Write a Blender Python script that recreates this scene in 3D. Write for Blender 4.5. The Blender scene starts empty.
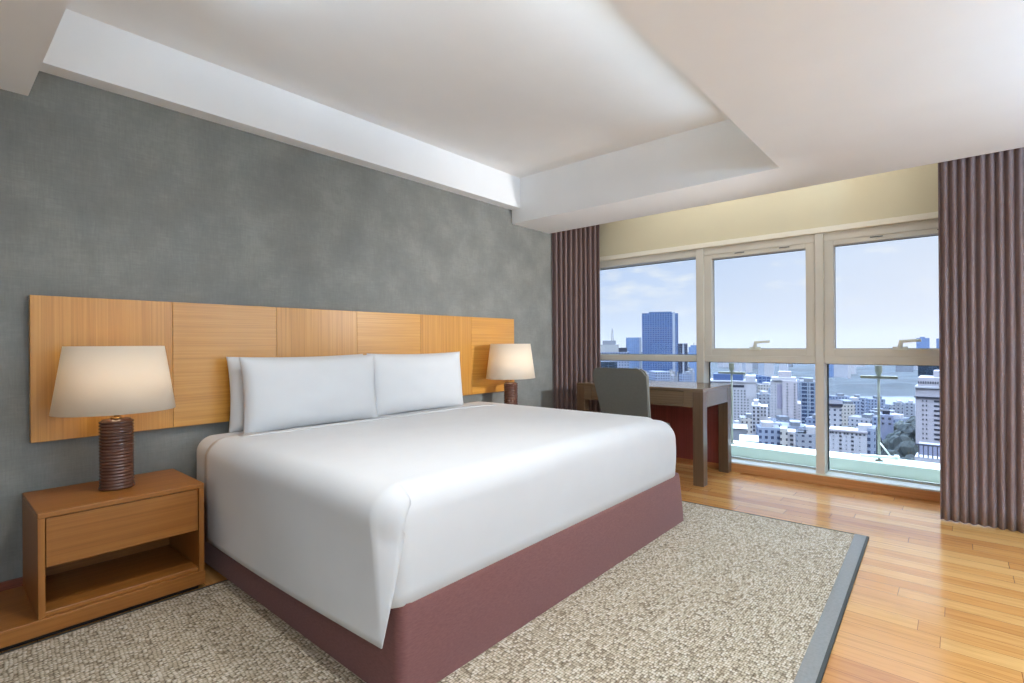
import bpy, bmesh, math, random
from mathutils import Vector, Matrix
random.seed(7)
C = bpy.context.scene.collection
sc = bpy.context.scene

# ------------------------------------------------------------------ camera
F, YAW, ROLL, CY, H = 513.68, 0.857417, -0.0071008, 344.387, 1.15
fw = Vector((math.sin(YAW), math.cos(YAW), 0))
r0 = fw.cross(Vector((0, 0, 1))).normalized(); u0 = r0.cross(fw)
rt = math.cos(ROLL)*r0 + math.sin(ROLL)*u0
up = -math.sin(ROLL)*r0 + math.cos(ROLL)*u0
cam = bpy.data.cameras.new('camera'); cam.sensor_width = 36; cam.lens = F/1024*36
cam.shift_y = (CY-341.5)/1024
cam.clip_end = 20000; cam.clip_start = 0.02
co = bpy.data.objects.new('camera', cam); C.objects.link(co)
co.matrix_world = Matrix(((rt.x, up.x, -fw.x, 0), (rt.y, up.y, -fw.y, 0), (rt.z, up.z, -fw.z, H), (0, 0, 0, 1)))
sc.camera = co

def at(px, py, d):
    """world point seen at a pixel of the photograph, d metres ahead"""
    return Vector((0, 0, H)) + d*(fw + rt*((px-512)/F) - up*((py-CY)/F))

# ------------------------------------------------------------------ materials
def mat(name):
    m = bpy.data.materials.new(name); m.use_nodes = True
    nt = m.node_tree
    return m, nt, nt.nodes['Principled BSDF']
def srgb(r, g, b):
    f = lambda c: (c/255/12.92 if c/255 <= .04045 else ((c/255+.055)/1.055)**2.4)
    return (f(r), f(g), f(b), 1)
def N(nt, t, **k):
    n = nt.nodes.new(t)
    for a, v in k.items():
        if a in n.inputs.keys() if hasattr(n.inputs, 'keys') else False: n.inputs[a].default_value = v
        else: setattr(n, a, v)
    return n
def ramp(nt, stops):
    n = nt.nodes.new('ShaderNodeValToRGB'); e = n.color_ramp.elements
    while len(e) < len(stops): e.new(.5)
    for x, (p, c) in zip(e, stops): x.position = p; x.color = c if len(c) == 4 else (*c, 1)
    return n
def plain(name, col, rough=.6, metal=0, spec=.5, noise=0, nscale=20, bump=0, bscale=200):
    m, nt, b = mat(name)
    b.inputs['Roughness'].default_value = rough; b.inputs['Metallic'].default_value = metal
    b.inputs['Specular IOR Level'].default_value = spec
    tc = N(nt, 'ShaderNodeTexCoord')
    n = N(nt, 'ShaderNodeTexNoise'); n.inputs['Scale'].default_value = nscale; n.inputs['Detail'].default_value = 4
    nt.links.new(tc.outputs['Object'], n.inputs['Vector'])
    k = 1-noise; c2 = (col[0]*k, col[1]*k, col[2]*k, 1); k = 1+noise*.5; c3 = (min(1, col[0]*k), min(1, col[1]*k), min(1, col[2]*k), 1)
    r = ramp(nt, [(.3, c2), (.7, c3)])
    nt.links.new(n.outputs['Fac'], r.inputs['Fac']); nt.links.new(r.outputs['Color'], b.inputs['Base Color'])
    if bump:
        n2 = N(nt, 'ShaderNodeTexNoise'); n2.inputs['Scale'].default_value = bscale
        nt.links.new(tc.outputs['Object'], n2.inputs['Vector'])
        bp = N(nt, 'ShaderNodeBump'); bp.inputs['Strength'].default_value = bump; bp.inputs['Distance'].default_value = .002
        nt.links.new(n2.outputs['Fac'], bp.inputs['Height']); nt.links.new(bp.outputs['Normal'], b.inputs['Normal'])
    return m
def veneer(name, dark, mid, light, axis, rough=.38, fine=1.0):
    """straight grained wood; axis = direction of the grain"""
    m, nt, b = mat(name)
    b.inputs['Roughness'].default_value = rough
    tc = N(nt, 'ShaderNodeTexCoord'); mp = N(nt, 'ShaderNodeMapping')
    s = {'x': (.6, 60, 60), 'y': (60, .6, 60), 'z': (60, 60, .6)}[axis]
    mp.inputs['Scale'].default_value = [v*fine for v in s]
    nt.links.new(tc.outputs['Object'], mp.inputs['Vector'])
    n = N(nt, 'ShaderNodeTexNoise'); n.inputs['Scale'].default_value = 1.6; n.inputs['Detail'].default_value = 6; n.inputs['Roughness'].default_value = .65
    nt.links.new(mp.outputs['Vector'], n.inputs['Vector'])
    r = ramp(nt, [(.28, dark), (.5, mid), (.74, light)])
    nt.links.new(n.outputs['Fac'], r.inputs['Fac']); nt.links.new(r.outputs['Color'], b.inputs['Base Color'])
    bp = N(nt, 'ShaderNodeBump'); bp.inputs['Strength'].default_value = .06; bp.inputs['Distance'].default_value = .001
    nt.links.new(n.outputs['Fac'], bp.inputs['Height']); nt.links.new(bp.outputs['Normal'], b.inputs['Normal'])
    return m
M = {}
M['ceiling'] = plain('ceiling_paint', (.87, .868, .865, 1), .8, spec=.2, noise=.02, nscale=3)
M['white_wall'] = plain('pale_blue_wall_paint', (.60, .72, .82, 1), .8, spec=.2, noise=.02, nscale=3)
M['near_wall'] = plain('slate_wall_paint', (.30, .36, .42, 1), .8, spec=.2, noise=.03, nscale=3)
M['beige_wall'] = plain('beige_wall_paint', srgb(218, 208, 178), .7, spec=.3, noise=.03, nscale=3)
M['lip'] = plain('cream_moulding_paint', srgb(244, 238, 220), .5)
M['frame'] = plain('window_frame_paint', srgb(216, 211, 198), .42, noise=.03, nscale=4)
M['gasket'] = plain('black_gasket_rubber', srgb(58, 66, 66), .6)
M['metal'] = plain('brushed_metal', srgb(132, 132, 118), .4, metal=.4)
M['curb'] = veneer('orange_curb_wood', srgb(168, 110, 62), srgb(190, 130, 78), srgb(204, 146, 92), 'y', .4)
M['sill'] = plain('pale_sill_paint', srgb(226, 234, 226), .35, noise=.03, nscale=5)
M['ledge'] = plain('outer_ledge_paint', srgb(184, 192, 180), .7, noise=.05, nscale=6)
M['oak_v'] = veneer('headboard_veneer_upright', srgb(170, 110, 34), srgb(194, 134, 52), srgb(208, 152, 70), 'z', .36)
M['oak_h'] = veneer('headboard_veneer_level', srgb(174, 114, 38), srgb(197, 138, 56), srgb(210, 156, 74), 'x', .36)
for q_ in ('oak_v', 'oak_h'):
    pb = M[q_].node_tree.nodes['Principled BSDF']; pb.inputs['Coat Weight'].default_value = .6; pb.inputs['Coat Roughness'].default_value = .28
M['cherry'] = veneer('nightstand_veneer', srgb(132, 79, 28), srgb(150, 93, 38), srgb(166, 108, 48), 'x', .38)
M['cherry_z'] = veneer('nightstand_side_veneer', srgb(132, 79, 28), srgb(150, 93, 38), srgb(166, 108, 48), 'z', .38)
M['void'] = plain('dark_recess', srgb(40, 30, 26), .8)
M['desk'] = veneer('desk_taupe_veneer', srgb(94, 74, 54), srgb(110, 89, 67), srgb(124, 102, 79), 'y', .2)
M['desk_z'] = veneer('desk_leg_veneer', srgb(78, 58, 40), srgb(92, 70, 50), srgb(106, 83, 62), 'z', .3)
M['redwood'] = veneer('red_brown_panel_veneer', srgb(104, 44, 36), srgb(122, 54, 46), srgb(138, 66, 56), 'z', .35, .5)
M['baseboard'] = veneer('baseboard_wood', srgb(100, 50, 34), srgb(120, 62, 42), srgb(136, 74, 50), 'x', .4)
M['chair'] = plain('grey_chair_fabric', srgb(104, 104, 97), .85, spec=.2, noise=.06, nscale=60, bump=.3, bscale=500)
M['chair_leg'] = plain('dark_chair_wood', srgb(70, 48, 38), .4, noise=.2)
M['linen'] = plain('white_bed_linen', (.68, .68, .684, 1), .8, spec=.15, noise=.015, nscale=8, bump=.08, bscale=900)
M['brass'] = plain('brass_fitting', srgb(190, 150, 95), .3, metal=1)
M['lampbase'] = plain('dark_ribbed_wood', srgb(94, 58, 43), .22, noise=.25, nscale=12)
M['lampglow'] = None

def wallpaper():
    m, nt, b = mat('grey_textured_wallpaper')
    b.inputs['Roughness'].default_value = .6; b.inputs['Specular IOR Level'].default_value = .3
    tc = N(nt, 'ShaderNodeTexCoord')
    n1 = N(nt, 'ShaderNodeTexNoise'); n1.inputs['Scale'].default_value = 3.5; n1.inputs['Detail'].default_value = 7; n1.inputs['Roughness'].default_value = .65
    mp = N(nt, 'ShaderNodeMapping'); mp.inputs['Scale'].default_value = (90, 90, 8)
    n2 = N(nt, 'ShaderNodeTexNoise'); n2.inputs['Scale'].default_value = 2.2; n2.inputs['Detail'].default_value = 3
    mp3 = N(nt, 'ShaderNodeMapping'); mp3.inputs['Scale'].default_value = (8, 90, 110)
    n3 = N(nt, 'ShaderNodeTexNoise'); n3.inputs['Scale'].default_value = 2.2; n3.inputs['Detail'].default_value = 3
    L = nt.links.new
    L(tc.outputs['Object'], n1.inputs['Vector']); L(tc.outputs['Object'], mp.inputs['Vector']); L(tc.outputs['Object'], mp3.inputs['Vector'])
    L(mp.outputs['Vector'], n2.inputs['Vector']); L(mp3.outputs['Vector'], n3.inputs['Vector'])
    a = N(nt, 'ShaderNodeMath', operation='ADD'); L(n2.outputs['Fac'], a.inputs[0]); L(n3.outputs['Fac'], a.inputs[1])
    a2 = N(nt, 'ShaderNodeMath', operation='MULTIPLY_ADD'); L(a.outputs[0], a2.inputs[0]); a2.inputs[1].default_value = .28; L(n1.outputs['Fac'], a2.inputs[2])
    r = ramp(nt, [(.5, srgb(112, 112, 108)), (.78, srgb(125, 125, 120)), (1.05, srgb(138, 138, 132))])
    L(a2.outputs[0], r.inputs['Fac']); L(r.outputs['Color'], b.inputs['Base Color'])
    bp = N(nt, 'ShaderNodeBump'); bp.inputs['Strength'].default_value = .25; bp.inputs['Distance'].default_value = .002
    L(a.outputs[0], bp.inputs['Height']); L(bp.outputs['Normal'], b.inputs['Normal'])
    return m
M['wallpaper'] = wallpaper()

def floor_mat():
    m, nt, b = mat('glossy_hardwood_planks')
    L = nt.links.new
    tc = N(nt, 'ShaderNodeTexCoord'); sp = N(nt, 'ShaderNodeSeparateXYZ'); cb = N(nt, 'ShaderNodeCombineXYZ')
    L(tc.outputs['Object'], sp.inputs[0]); L(sp.outputs['X'], cb.inputs['Y'])
    fl = N(nt, 'ShaderNodeMath', operation='MULTIPLY'); fl.inputs[1].default_value = 10; L(sp.outputs['X'], fl.inputs[0])
    f2 = N(nt, 'ShaderNodeMath', operation='FLOOR'); L(fl.outputs[0], f2.inputs[0])
    wn = N(nt, 'ShaderNodeTexWhiteNoise', noise_dimensions='1D'); L(f2.outputs[0], wn.inputs['W'])
    ma = N(nt, 'ShaderNodeMath', operation='MULTIPLY_ADD'); L(wn.outputs['Value'], ma.inputs[0]); ma.inputs[1].default_value = 9.5; L(sp.outputs['Y'], ma.inputs[2]); L(ma.outputs[0], cb.inputs['X'])
    br = N(nt, 'ShaderNodeTexBrick'); br.offset = 0; br.squash = 1
    br.inputs['Scale'].default_value = 1; br.inputs['Mortar Size'].default_value = .0012; br.inputs['Mortar Smooth'].default_value = .3
    br.inputs['Brick Width'].default_value = .95; br.inputs['Row Height'].default_value = .1; br.inputs['Bias'].default_value = 0
    br.inputs['Color1'].default_value = (0, 0, 0, 1); br.inputs['Color2'].default_value = (1, 1, 1, 1); br.inputs['Mortar'].default_value = (.5, .5, .5, 1)
    L(cb.outputs[0], br.inputs['Vector'])
    # grain, shifted from plank to plank
    mp = N(nt, 'ShaderNodeMapping'); mp.inputs['Scale'].default_value = (2.2, 38, 1)
    L(cb.outputs[0], mp.inputs['Vector'])
    sh = N(nt, 'ShaderNodeVectorMath', operation='MULTIPLY_ADD'); sh.inputs[1].default_value = (31, 17, 7)
    L(br.outputs['Color'], sh.inputs[0]); L(mp.outputs[0], sh.inputs[2])
    n = N(nt, 'ShaderNodeTexNoise'); n.inputs['Scale'].default_value = 1.1; n.inputs['Detail'].default_value = 6; n.inputs['Roughness'].default_value = .6; n.inputs['Distortion'].default_value = .8
    L(sh.outputs[0], n.inputs['Vector'])
    r1 = ramp(nt, [(0, srgb(190, 128, 68)), (.35, srgb(206, 146, 80)), (.7, srgb(212, 156, 90)), (1, srgb(221, 172, 106))])
    L(br.outputs['Color'], r1.inputs['Fac'])
    r2 = ramp(nt, [(.28, (.72, .64, .55)), (.55, (1, 1, 1)), (.8, (1.0, 1.0, 1.0))])
    L(n.outputs['Fac'], r2.inputs['Fac'])
    mx = N(nt, 'ShaderNodeMix', data_type='RGBA', blend_type='MULTIPLY'); mx.inputs['Factor'].default_value = 1
    L(r1.outputs['Color'], mx.inputs['A']); L(r2.outputs['Color'], mx.inputs['B'])
    mo = N(nt, 'ShaderNodeMix', data_type='RGBA'); mo.inputs['B'].default_value = srgb(120, 72, 40)
    L(br.outputs['Fac'], mo.inputs['Factor']); L(mx.outputs['Result'], mo.inputs['A'])
    L(mo.outputs['Result'], b.inputs['Base Color'])
    b.inputs['Roughness'].default_value = .2; b.inputs['Specular IOR Level'].default_value = .5
    n4 = N(nt, 'ShaderNodeTexNoise'); n4.inputs['Scale'].default_value = 5; L(tc.outputs['Object'], n4.inputs['Vector'])
    mr = N(nt, 'ShaderNodeMapRange'); mr.inputs['To Min'].default_value = .15; mr.inputs['To Max'].default_value = .24
    b.inputs['Coat Weight'].default_value = .5; b.inputs['Coat IOR'].default_value = 1.6; b.inputs['Coat Roughness'].default_value = .13
    L(n4.outputs['Fac'], mr.inputs['Value']); L(mr.outputs[0], b.inputs['Roughness'])
    bp = N(nt, 'ShaderNodeBump'); bp.inputs['Strength'].default_value = .12; bp.inputs['Distance'].default_value = .0015; bp.invert = True
    L(br.outputs['Fac'], bp.inputs['Height']); L(bp.outputs['Normal'], b.inputs['Normal'])
    return m
M['floor'] = floor_mat()

def rug_mat():
    m, nt, b = mat('woven_wool_loops')
    L = nt.links.new
    b.inputs['Roughness'].default_value = .95; b.inputs['Specular IOR Level'].default_value = .1
    tc = N(nt, 'ShaderNodeTexCoord')
    mp = N(nt, 'ShaderNodeMapping'); mp.inputs['Scale'].default_value = (78, 110, 1); mp.inputs['Rotation'].default_value = (0, 0, .06)
    L(tc.outputs['Object'], mp.inputs['Vector'])
    nw = N(nt, 'ShaderNodeTexNoise'); nw.inputs['Scale'].default_value = 14; L(tc.outputs['Object'], nw.inputs['Vector'])
    vm = N(nt, 'ShaderNodeVectorMath', operation='MULTIPLY_ADD'); vm.inputs[1].default_value = (1.5, .9, 0)
    L(nw.outputs['Color'], vm.inputs[0]); L(mp.outputs[0], vm.inputs[2])
    v = N(nt, 'ShaderNodeTexVoronoi', voronoi_dimensions='2D', feature='F1'); v.inputs['Scale'].default_value = 1; v.inputs['Randomness'].default_value = .45
    L(vm.outputs[0], v.inputs['Vector'])
    sp = N(nt, 'ShaderNodeSeparateColor'); L(v.outputs['Color'], sp.inputs[0])
    r1 = ramp(nt, [(0, srgb(146, 130, 110)), (.3, srgb(190, 174, 150)), (.7, srgb(208, 194, 172)), (1, srgb(224, 213, 196))])
    L(sp.outputs[0], r1.inputs['Fac'])
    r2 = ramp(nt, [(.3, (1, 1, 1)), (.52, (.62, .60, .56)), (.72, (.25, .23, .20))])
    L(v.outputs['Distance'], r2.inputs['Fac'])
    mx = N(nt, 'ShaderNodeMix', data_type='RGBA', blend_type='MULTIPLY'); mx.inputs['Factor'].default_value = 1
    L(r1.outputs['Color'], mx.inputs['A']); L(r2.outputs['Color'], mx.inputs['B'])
    L(mx.outputs['Result'], b.inputs['Base Color'])
    bp = N(nt, 'ShaderNodeBump'); bp.inputs['Strength'].default_value = .9; bp.inputs['Distance'].default_value = .006; bp.invert = True
    L(v.outputs['Distance'], bp.inputs['Height']); L(bp.outputs['Normal'], b.inputs['Normal'])
    return m
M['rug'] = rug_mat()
M['rug_band'] = plain('grey_rug_binding', srgb(138, 136, 132), .9, spec=.1, noise=.1, nscale=80, bump=.4, bscale=500)
M['rug_edge'] = plain('dark_rug_edge', srgb(70, 70, 66), .9, spec=.1)

def cloth(name, c1, c2, sx, sy, sz, bump=.3):
    m, nt, b = mat(name); L = nt.links.new
    b.inputs['Roughness'].default_value = .85; b.inputs['Specular IOR Level'].default_value = .2
    b.inputs['Sheen Weight'].default_value = .15
    tc = N(nt, 'ShaderNodeTexCoord'); mp = N(nt, 'ShaderNodeMapping'); mp.inputs['Scale'].default_value = (sx, sy, sz)
    L(tc.outputs['Object'], mp.inputs['Vector'])
    n = N(nt, 'ShaderNodeTexNoise'); n.inputs['Scale'].default_value = 1; n.inputs['Detail'].default_value = 5
    L(mp.outputs[0], n.inputs['Vector'])
    r = ramp(nt, [(.3, c1), (.7, c2)]); L(n.outputs['Fac'], r.inputs['Fac']); L(r.outputs['Color'], b.inputs['Base Color'])
    bp = N(nt, 'ShaderNodeBump'); bp.inputs['Strength'].default_value = bump; bp.inputs['Distance'].default_value = .001
    L(n.outputs['Fac'], bp.inputs['Height']); L(bp.outputs['Normal'], b.inputs['Normal'])
    return m
M['skirt'] = cloth('burgundy_skirt_fabric', srgb(112, 70, 66), srgb(126, 82, 76), 60, 60, 300)
M['curtain'] = cloth('mauve_curtain_fabric', srgb(120, 99, 96), srgb(132, 111, 107), 300, 300, 40)

def shade_mat():
    m, nt, b = mat('cream_lampshade_fabric'); L = nt.links.new
    out = nt.nodes['Material Output']
    b.inputs['Base Color'].default_value = srgb(248, 243, 232); b.inputs['Roughness'].default_value = .9; b.inputs['Specular IOR Level'].default_value = .1
    t = N(nt, 'ShaderNodeBsdfTranslucent'); t.inputs['Color'].default_value = srgb(250, 234, 205)
    mx = N(nt, 'ShaderNodeMixShader'); mx.inputs[0].default_value = .45
    tc = N(nt, 'ShaderNodeTexCoord'); n = N(nt, 'ShaderNodeTexNoise'); n.inputs['Scale'].default_value = 300
    L(tc.outputs['Object'], n.inputs['Vector'])
    bp = N(nt, 'ShaderNodeBump'); bp.inputs['Strength'].default_value = .1; L(n.outputs['Fac'], bp.inputs['Height']); L(bp.outputs['Normal'], b.inputs['Normal'])
    L(b.outputs[0], mx.inputs[1]); L(t.outputs[0], mx.inputs[2]); L(mx.outputs[0], out.inputs['Surface'])
    return m
M['shade'] = shade_mat()

def glass_mat():
    m, nt, b = mat('clear_window_glass'); L = nt.links.new
    out = nt.nodes['Material Output']
    t = N(nt, 'ShaderNodeBsdfTransparent'); t.inputs['Color'].default_value = (.97, .985, .985, 1)
    g = N(nt, 'ShaderNodeBsdfGlossy'); g.inputs['Roughness'].default_value = 0; g.inputs['Color'].default_value = (.9, .95, .95, 1)
    fr = N(nt, 'ShaderNodeFresnel'); fr.inputs['IOR'].default_value = 1.25
    mx = N(nt, 'ShaderNodeMixShader'); L(fr.outputs[0], mx.inputs[0]); L(t.outputs[0], mx.inputs[1]); L(g.outputs[0], mx.inputs[2])
    L(mx.outputs[0], out.inputs['Surface']); nt.nodes.remove(b)
    return m
M['glass'] = glass_mat()

# ------------------------------------------------------------------ mesh helpers
def bx(bm, x0, x1, y0, y1, z0, z1, bev=0, seg=2):
    vs = [bm.verts.new(p) for p in ((x0,y0,z0),(x1,y0,z0),(x1,y1,z0),(x0,y1,z0),(x0,y0,z1),(x1,y0,z1),(x1,y1,z1),(x0,y1,z1))]
    fs = [bm.faces.new([vs[i] for i in q]) for q in ((3,2,1,0),(4,5,6,7),(0,1,5,4),(1,2,6,5),(2,3,7,6),(3,0,4,7))]
    if bev:
        es = list({e for f in fs for e in f.edges})
        bmesh.ops.bevel(bm, geom=es, offset=bev, segments=seg, affect='EDGES', profile=.5)
def cyl(bm, p0, p1, r0_, r1_=None, n=16):
    r1_ = r0_ if r1_ is None else r1_
    p0 = Vector(p0); p1 = Vector(p1); ax = (p1-p0).normalized()
    a = ax.orthogonal().normalized(); b = ax.cross(a)
    A = []; B = []
    for i in range(n):
        t = 2*math.pi*i/n; d = a*math.cos(t)+b*math.sin(t)
        A.append(bm.verts.new(p0+d*r0_)); B.append(bm.verts.new(p1+d*r1_))
    for i in range(n):
        j = (i+1) % n; bm.faces.new((A[i], A[j], B[j], B[i]))
    bm.faces.new(A[::-1]); bm.faces.new(B)
def lathe(bm, prof, cx=0, cy=0, ax=1, ay=1, n=48, cap=True):
    rings = []
    for r, z in prof:
        rings.append([bm.verts.new((cx+ax*r*math.cos(2*math.pi*i/n), cy+ay*r*math.sin(2*math.pi*i/n), z)) for i in range(n)])
    for a, b in zip(rings, rings[1:]):
        for i in range(n):
            j = (i+1) % n; bm.faces.new((a[i], a[j], b[j], b[i]))
    if cap:
        bm.faces.new(rings[0][::-1]); bm.faces.new(rings[-1])
def obj(name, bm, m, parent=None, smooth=False, loc=None):
    bmesh.ops.recalc_face_normals(bm, faces=bm.faces)
    me = bpy.data.meshes.new(name); bm.to_mesh(me); bm.free()
    if smooth:
        for p in me.polygons: p.use_smooth = True
    o = bpy.data.objects.new(name, me); C.objects.link(o)
    if m: me.materials.append(m)
    if parent: o.parent = parent
    if loc: o.location = loc
    return o
def box(name, m, dims, parent=None, bev=0, seg=2):
    bm = bmesh.new(); bx(bm, *dims, bev=bev, seg=seg); return obj(name, bm, m, parent, smooth=False)
def tag(o, label, cat, group=None):
    o['label'] = label; o['category'] = cat
    if group: o['group'] = group
    return o
def thing(name, label, cat, loc=(0, 0, 0), group=None):
    o = bpy.data.objects.new(name, None); C.objects.link(o); o.location = loc; o.empty_display_size = .1
    return tag(o, label, cat, group)
def struct(o): o['kind'] = 'structure'; return o
def dup(root, loc, label, group=None):
    r = root.copy(); C.objects.link(r); r.location = loc; r['label'] = label
    if group: r['group'] = group
    for ch in list(root.children):
        c = ch.copy(); C.objects.link(c); c.parent = r
        for g in ch.children:
            d = g.copy(); C.objects.link(d); d.parent = c
    return r

# ------------------------------------------------------------------ room shell
X0, X1, Y0, D = -1.6, 4.77, -2.6, 3.174
ZS, ZT = 2.29, 2.70
struct(box('floor', M['floor'], (X0-.1, 4.80, Y0-.1, D+.1, -.12, 0)))
bm = bmesh.new()
bx(bm, 3.68, 4.265, Y0-.1, D, ZS, ZT+.05); bx(bm, X0, .33, Y0-.1, D, ZS, ZT+.05)
bx(bm, .33, 3.68, Y0-.1, .867, ZS, ZT+.05); bx(bm, .33, 3.68, 3.07, D, 2.42, ZT+.05)
bx(bm, X0-.1, 5.05, Y0-.1, D+.1, ZT, ZT+.15)
struct(obj('ceiling', bm, M['ceiling']))
struct(box('wall_left', M['wallpaper'], (X0-.1, 5.05, D, D+.12, -.12, ZT)))
bm = bmesh.new()
WX0, WX1, WZ0, WZ1 = .6, 4.5, .25, 2.2        # made-up window in the unseen right wall, added to let in light
bx(bm, X0-.1, WX0, Y0-.12, Y0, -.12, ZT); bx(bm, WX1, 5.05, Y0-.12, Y0, -.12, ZT)
bx(bm, WX0, WX1, Y0-.12, Y0, -.12, WZ0); bx(bm, WX0, WX1, Y0-.12, Y0, WZ1, ZT)
struct(obj('wall_right', bm, M['white_wall']))
struct(box('wall_near', M['near_wall'], (X0-.12, X0, Y0, D, -.12, ZT)))
bm = bmesh.new()
bx(bm, 4.80, 5.0, Y0, D, 2.08, ZT); bx(bm, 4.80, 5.0, 3.07, D, -.12, 2.08); bx(bm, 4.80, 5.0, Y0, -.26, -.12, 2.08)
bx(bm, 4.80, 5.0, -.26, 3.07, -.3, .02)
struct(obj('wall_far', bm, M['beige_wall']))
struct(box('trim_1', M['lip'], (4.775, 4.93, -.26, 3.07, 2.035, 2.08), bev=.004))
struct(box('trim_2', M['curb'], (4.77, 4.80, -.26, 3.07, 0, .07), bev=.003))
struct(box('trim_3', M['sill'], (4.775, 4.93, -.26, 3.07, .07, .082), bev=.002))
struct(box('baseboard_left', M['baseboard'], (X0, 4.2, D-.014, D, 0, .125), bev=.003))

# ------------------------------------------------------------------ windows
def ring(bm, x0, x1, y0, y1, z0, z1, w, wb=None, wt=None):
    wb = w if wb is None else wb; wt = w if wt is None else wt
    bx(bm, x0, x1, y0, y0+w, z0, z1, .003, 1); bx(bm, x0, x1, y1-w, y1, z0, z1, .003, 1)
    bx(bm, x0, x1, y0+w, y1-w, z0, z0+wb, .003, 1); bx(bm, x0, x1, y0+w, y1-w, z1-wt, z1, .003, 1)
def window(n, ya, yb, mull, opening, label):
    """ya..yb clear width, mull = widths of the upright at ya and yb drawn by this unit"""
    w = struct(bpy.data.objects.new(f'window_{n}', None)); C.objects.link(w)
    bm = bmesh.new()
    if mull[0]: bx(bm, 4.785, 4.96, ya-mull[0], ya, .082, 2.035, .004, 1)
    if mull[1]: bx(bm, 4.785, 4.96, yb, yb+mull[1], .082, 2.035, .004, 1)
    bx(bm, 4.80, 4.96, ya, yb, .975, 1.035, .003, 1)
    bx(bm, 4.80, 4.96, ya, yb, 1.965, 2.035, .003, 1)
    bx(bm, 4.915, 4.96, ya, yb, .082, .092, .002, 1)
    f = obj('window_frame', bm, M['frame'], w)
    bm = bmesh.new(); ring(bm, 4.918, 4.93, ya, yb, .088, .977, .010)
    obj('gasket', bm, M['gasket'], w)
    box('glass_pane', M['glass'], (4.921, 4.927, ya+.004, yb-.004, .09, .976), w)
    if opening:
        bm = bmesh.new(); ring(bm, 4.805, 4.87, ya, yb, 1.035, 1.967, .068, .062, .04)
        s = obj('sash', bm, M['frame'], w)
        bm = bmesh.new(); ring(bm, 4.868, 4.878, ya+.06, yb-.06, 1.09, 1.932, .010)
        obj('gasket', bm, M['gasket'], w)
        box('glass_pane', M['glass'], (4.870, 4.876, ya+.064, yb-.064, 1.094, 1.928), s)
        ym = (ya+yb)/2
        bm = bmesh.new()
        bx(bm, 4.785, 4.806, ym-.04, ym+.055, 1.086, 1.114, .004, 1)
        cyl(bm, (4.79, ym+.01, 1.105), (4.787, ym, 1.158), .016, .013, 12)
        cyl(bm, (4.787, ym+.012, 1.152), (4.785, ym-.115, 1.160), .013, .010, 12)
        obj('handle', bm, M['sill'], s, smooth=False)
        for q in (.35, .75):
            yy = yb - q*(yb-ya)
            box('vent_slot', M['gasket'], (4.798, 4.806, yy-.04, yy+.04, 1.952, 1.958), s)
    else:
        bm = bmesh.new(); ring(bm, 4.918, 4.93, ya, yb, 1.033, 1.967, .008)
        obj('gasket', bm, M['gasket'], w)
        box('glass_pane', M['glass'], (4.921, 4.927, ya+.004, yb-.004, 1.035, 1.966), w)
    return w
window(1, 1.850, 3.00, (.07, .07), False, '')
window(2, .873, 1.780, (.063, 0), True, '')
window(3, -.19, .810, (.07, 0), True, '')

w4 = struct(bpy.data.objects.new('window_4', None)); C.objects.link(w4)  # frame and pane of the added, unseen window
bm = bmesh.new()
for a, b in ((WX0, WX0+.06), (WX1-.06, WX1), (1.87, 1.93), (3.17, 3.23)): bx(bm, a, b, Y0-.10, Y0-.03, WZ0, WZ1, .003, 1)
bx(bm, WX0+.06, WX1-.06, Y0-.095, Y0-.035, WZ0, WZ0+.05); bx(bm, WX0+.06, WX1-.06, Y0-.095, Y0-.035, WZ1-.05, WZ1)
obj('window_frame', bm, M['frame'], w4)
box('glass_pane', M['glass'], (WX0+.02, WX1-.02, Y0-.068, Y0-.062, WZ0+.02, WZ1-.02), w4)

# ------------------------------------------------------------------ outside ledge and rail posts
bm = bmesh.new(); bx(bm, 4.96, 5.21, -2.6, 4.5, -.3, .045); bx(bm, 5.2, 5.47, -2.6, 4.5, -.3, .15, .006, 2)
struct(obj('trim_4', bm, M['ledge']))
def rail_post(x, y, lower, label):
    t = thing('railing_post', label, 'railing post', (x, y, .15))
    bm = bmesh.new(); cyl(bm, (0, 0, 0), (0, 0, .73), .010); cyl(bm, (0, 0, 0), (0, 0, .012), .028)
    obj('rod', bm, M['metal'], t, True)
    bm = bmesh.new(); cyl(bm, (0, 0, .715), (0, 0, .745), .012, .026); cyl(bm, (0, 0, .745), (0, 0, .80), .026)
    obj('cap', bm, M['metal'], t)
    bm = bmesh.new(); bx(bm, -.012, .012, -.13, .13, .69, .715, .006, 2)
    obj('cross_arm', bm, M['metal'], t)
    if lower:
        bm = bmesh.new(); cyl(bm, (-.02, -.12, .045), (-.02, .13, .03), .014); cyl(bm, (-.02, -.135, .046), (-.02, -.105, .046), .022)
        cyl(bm, (0, 0, .16), (-.02, -.08, .05), .006)
        obj('cross_arm', bm, M['sill'], t, True)
rail_post(5.28, 1.69, False, 'slim metal railing post outside the glass just right of the desk')
rail_post(5.28, .497, True, 'slim metal railing post with two cross arms outside the right-hand window')

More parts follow.
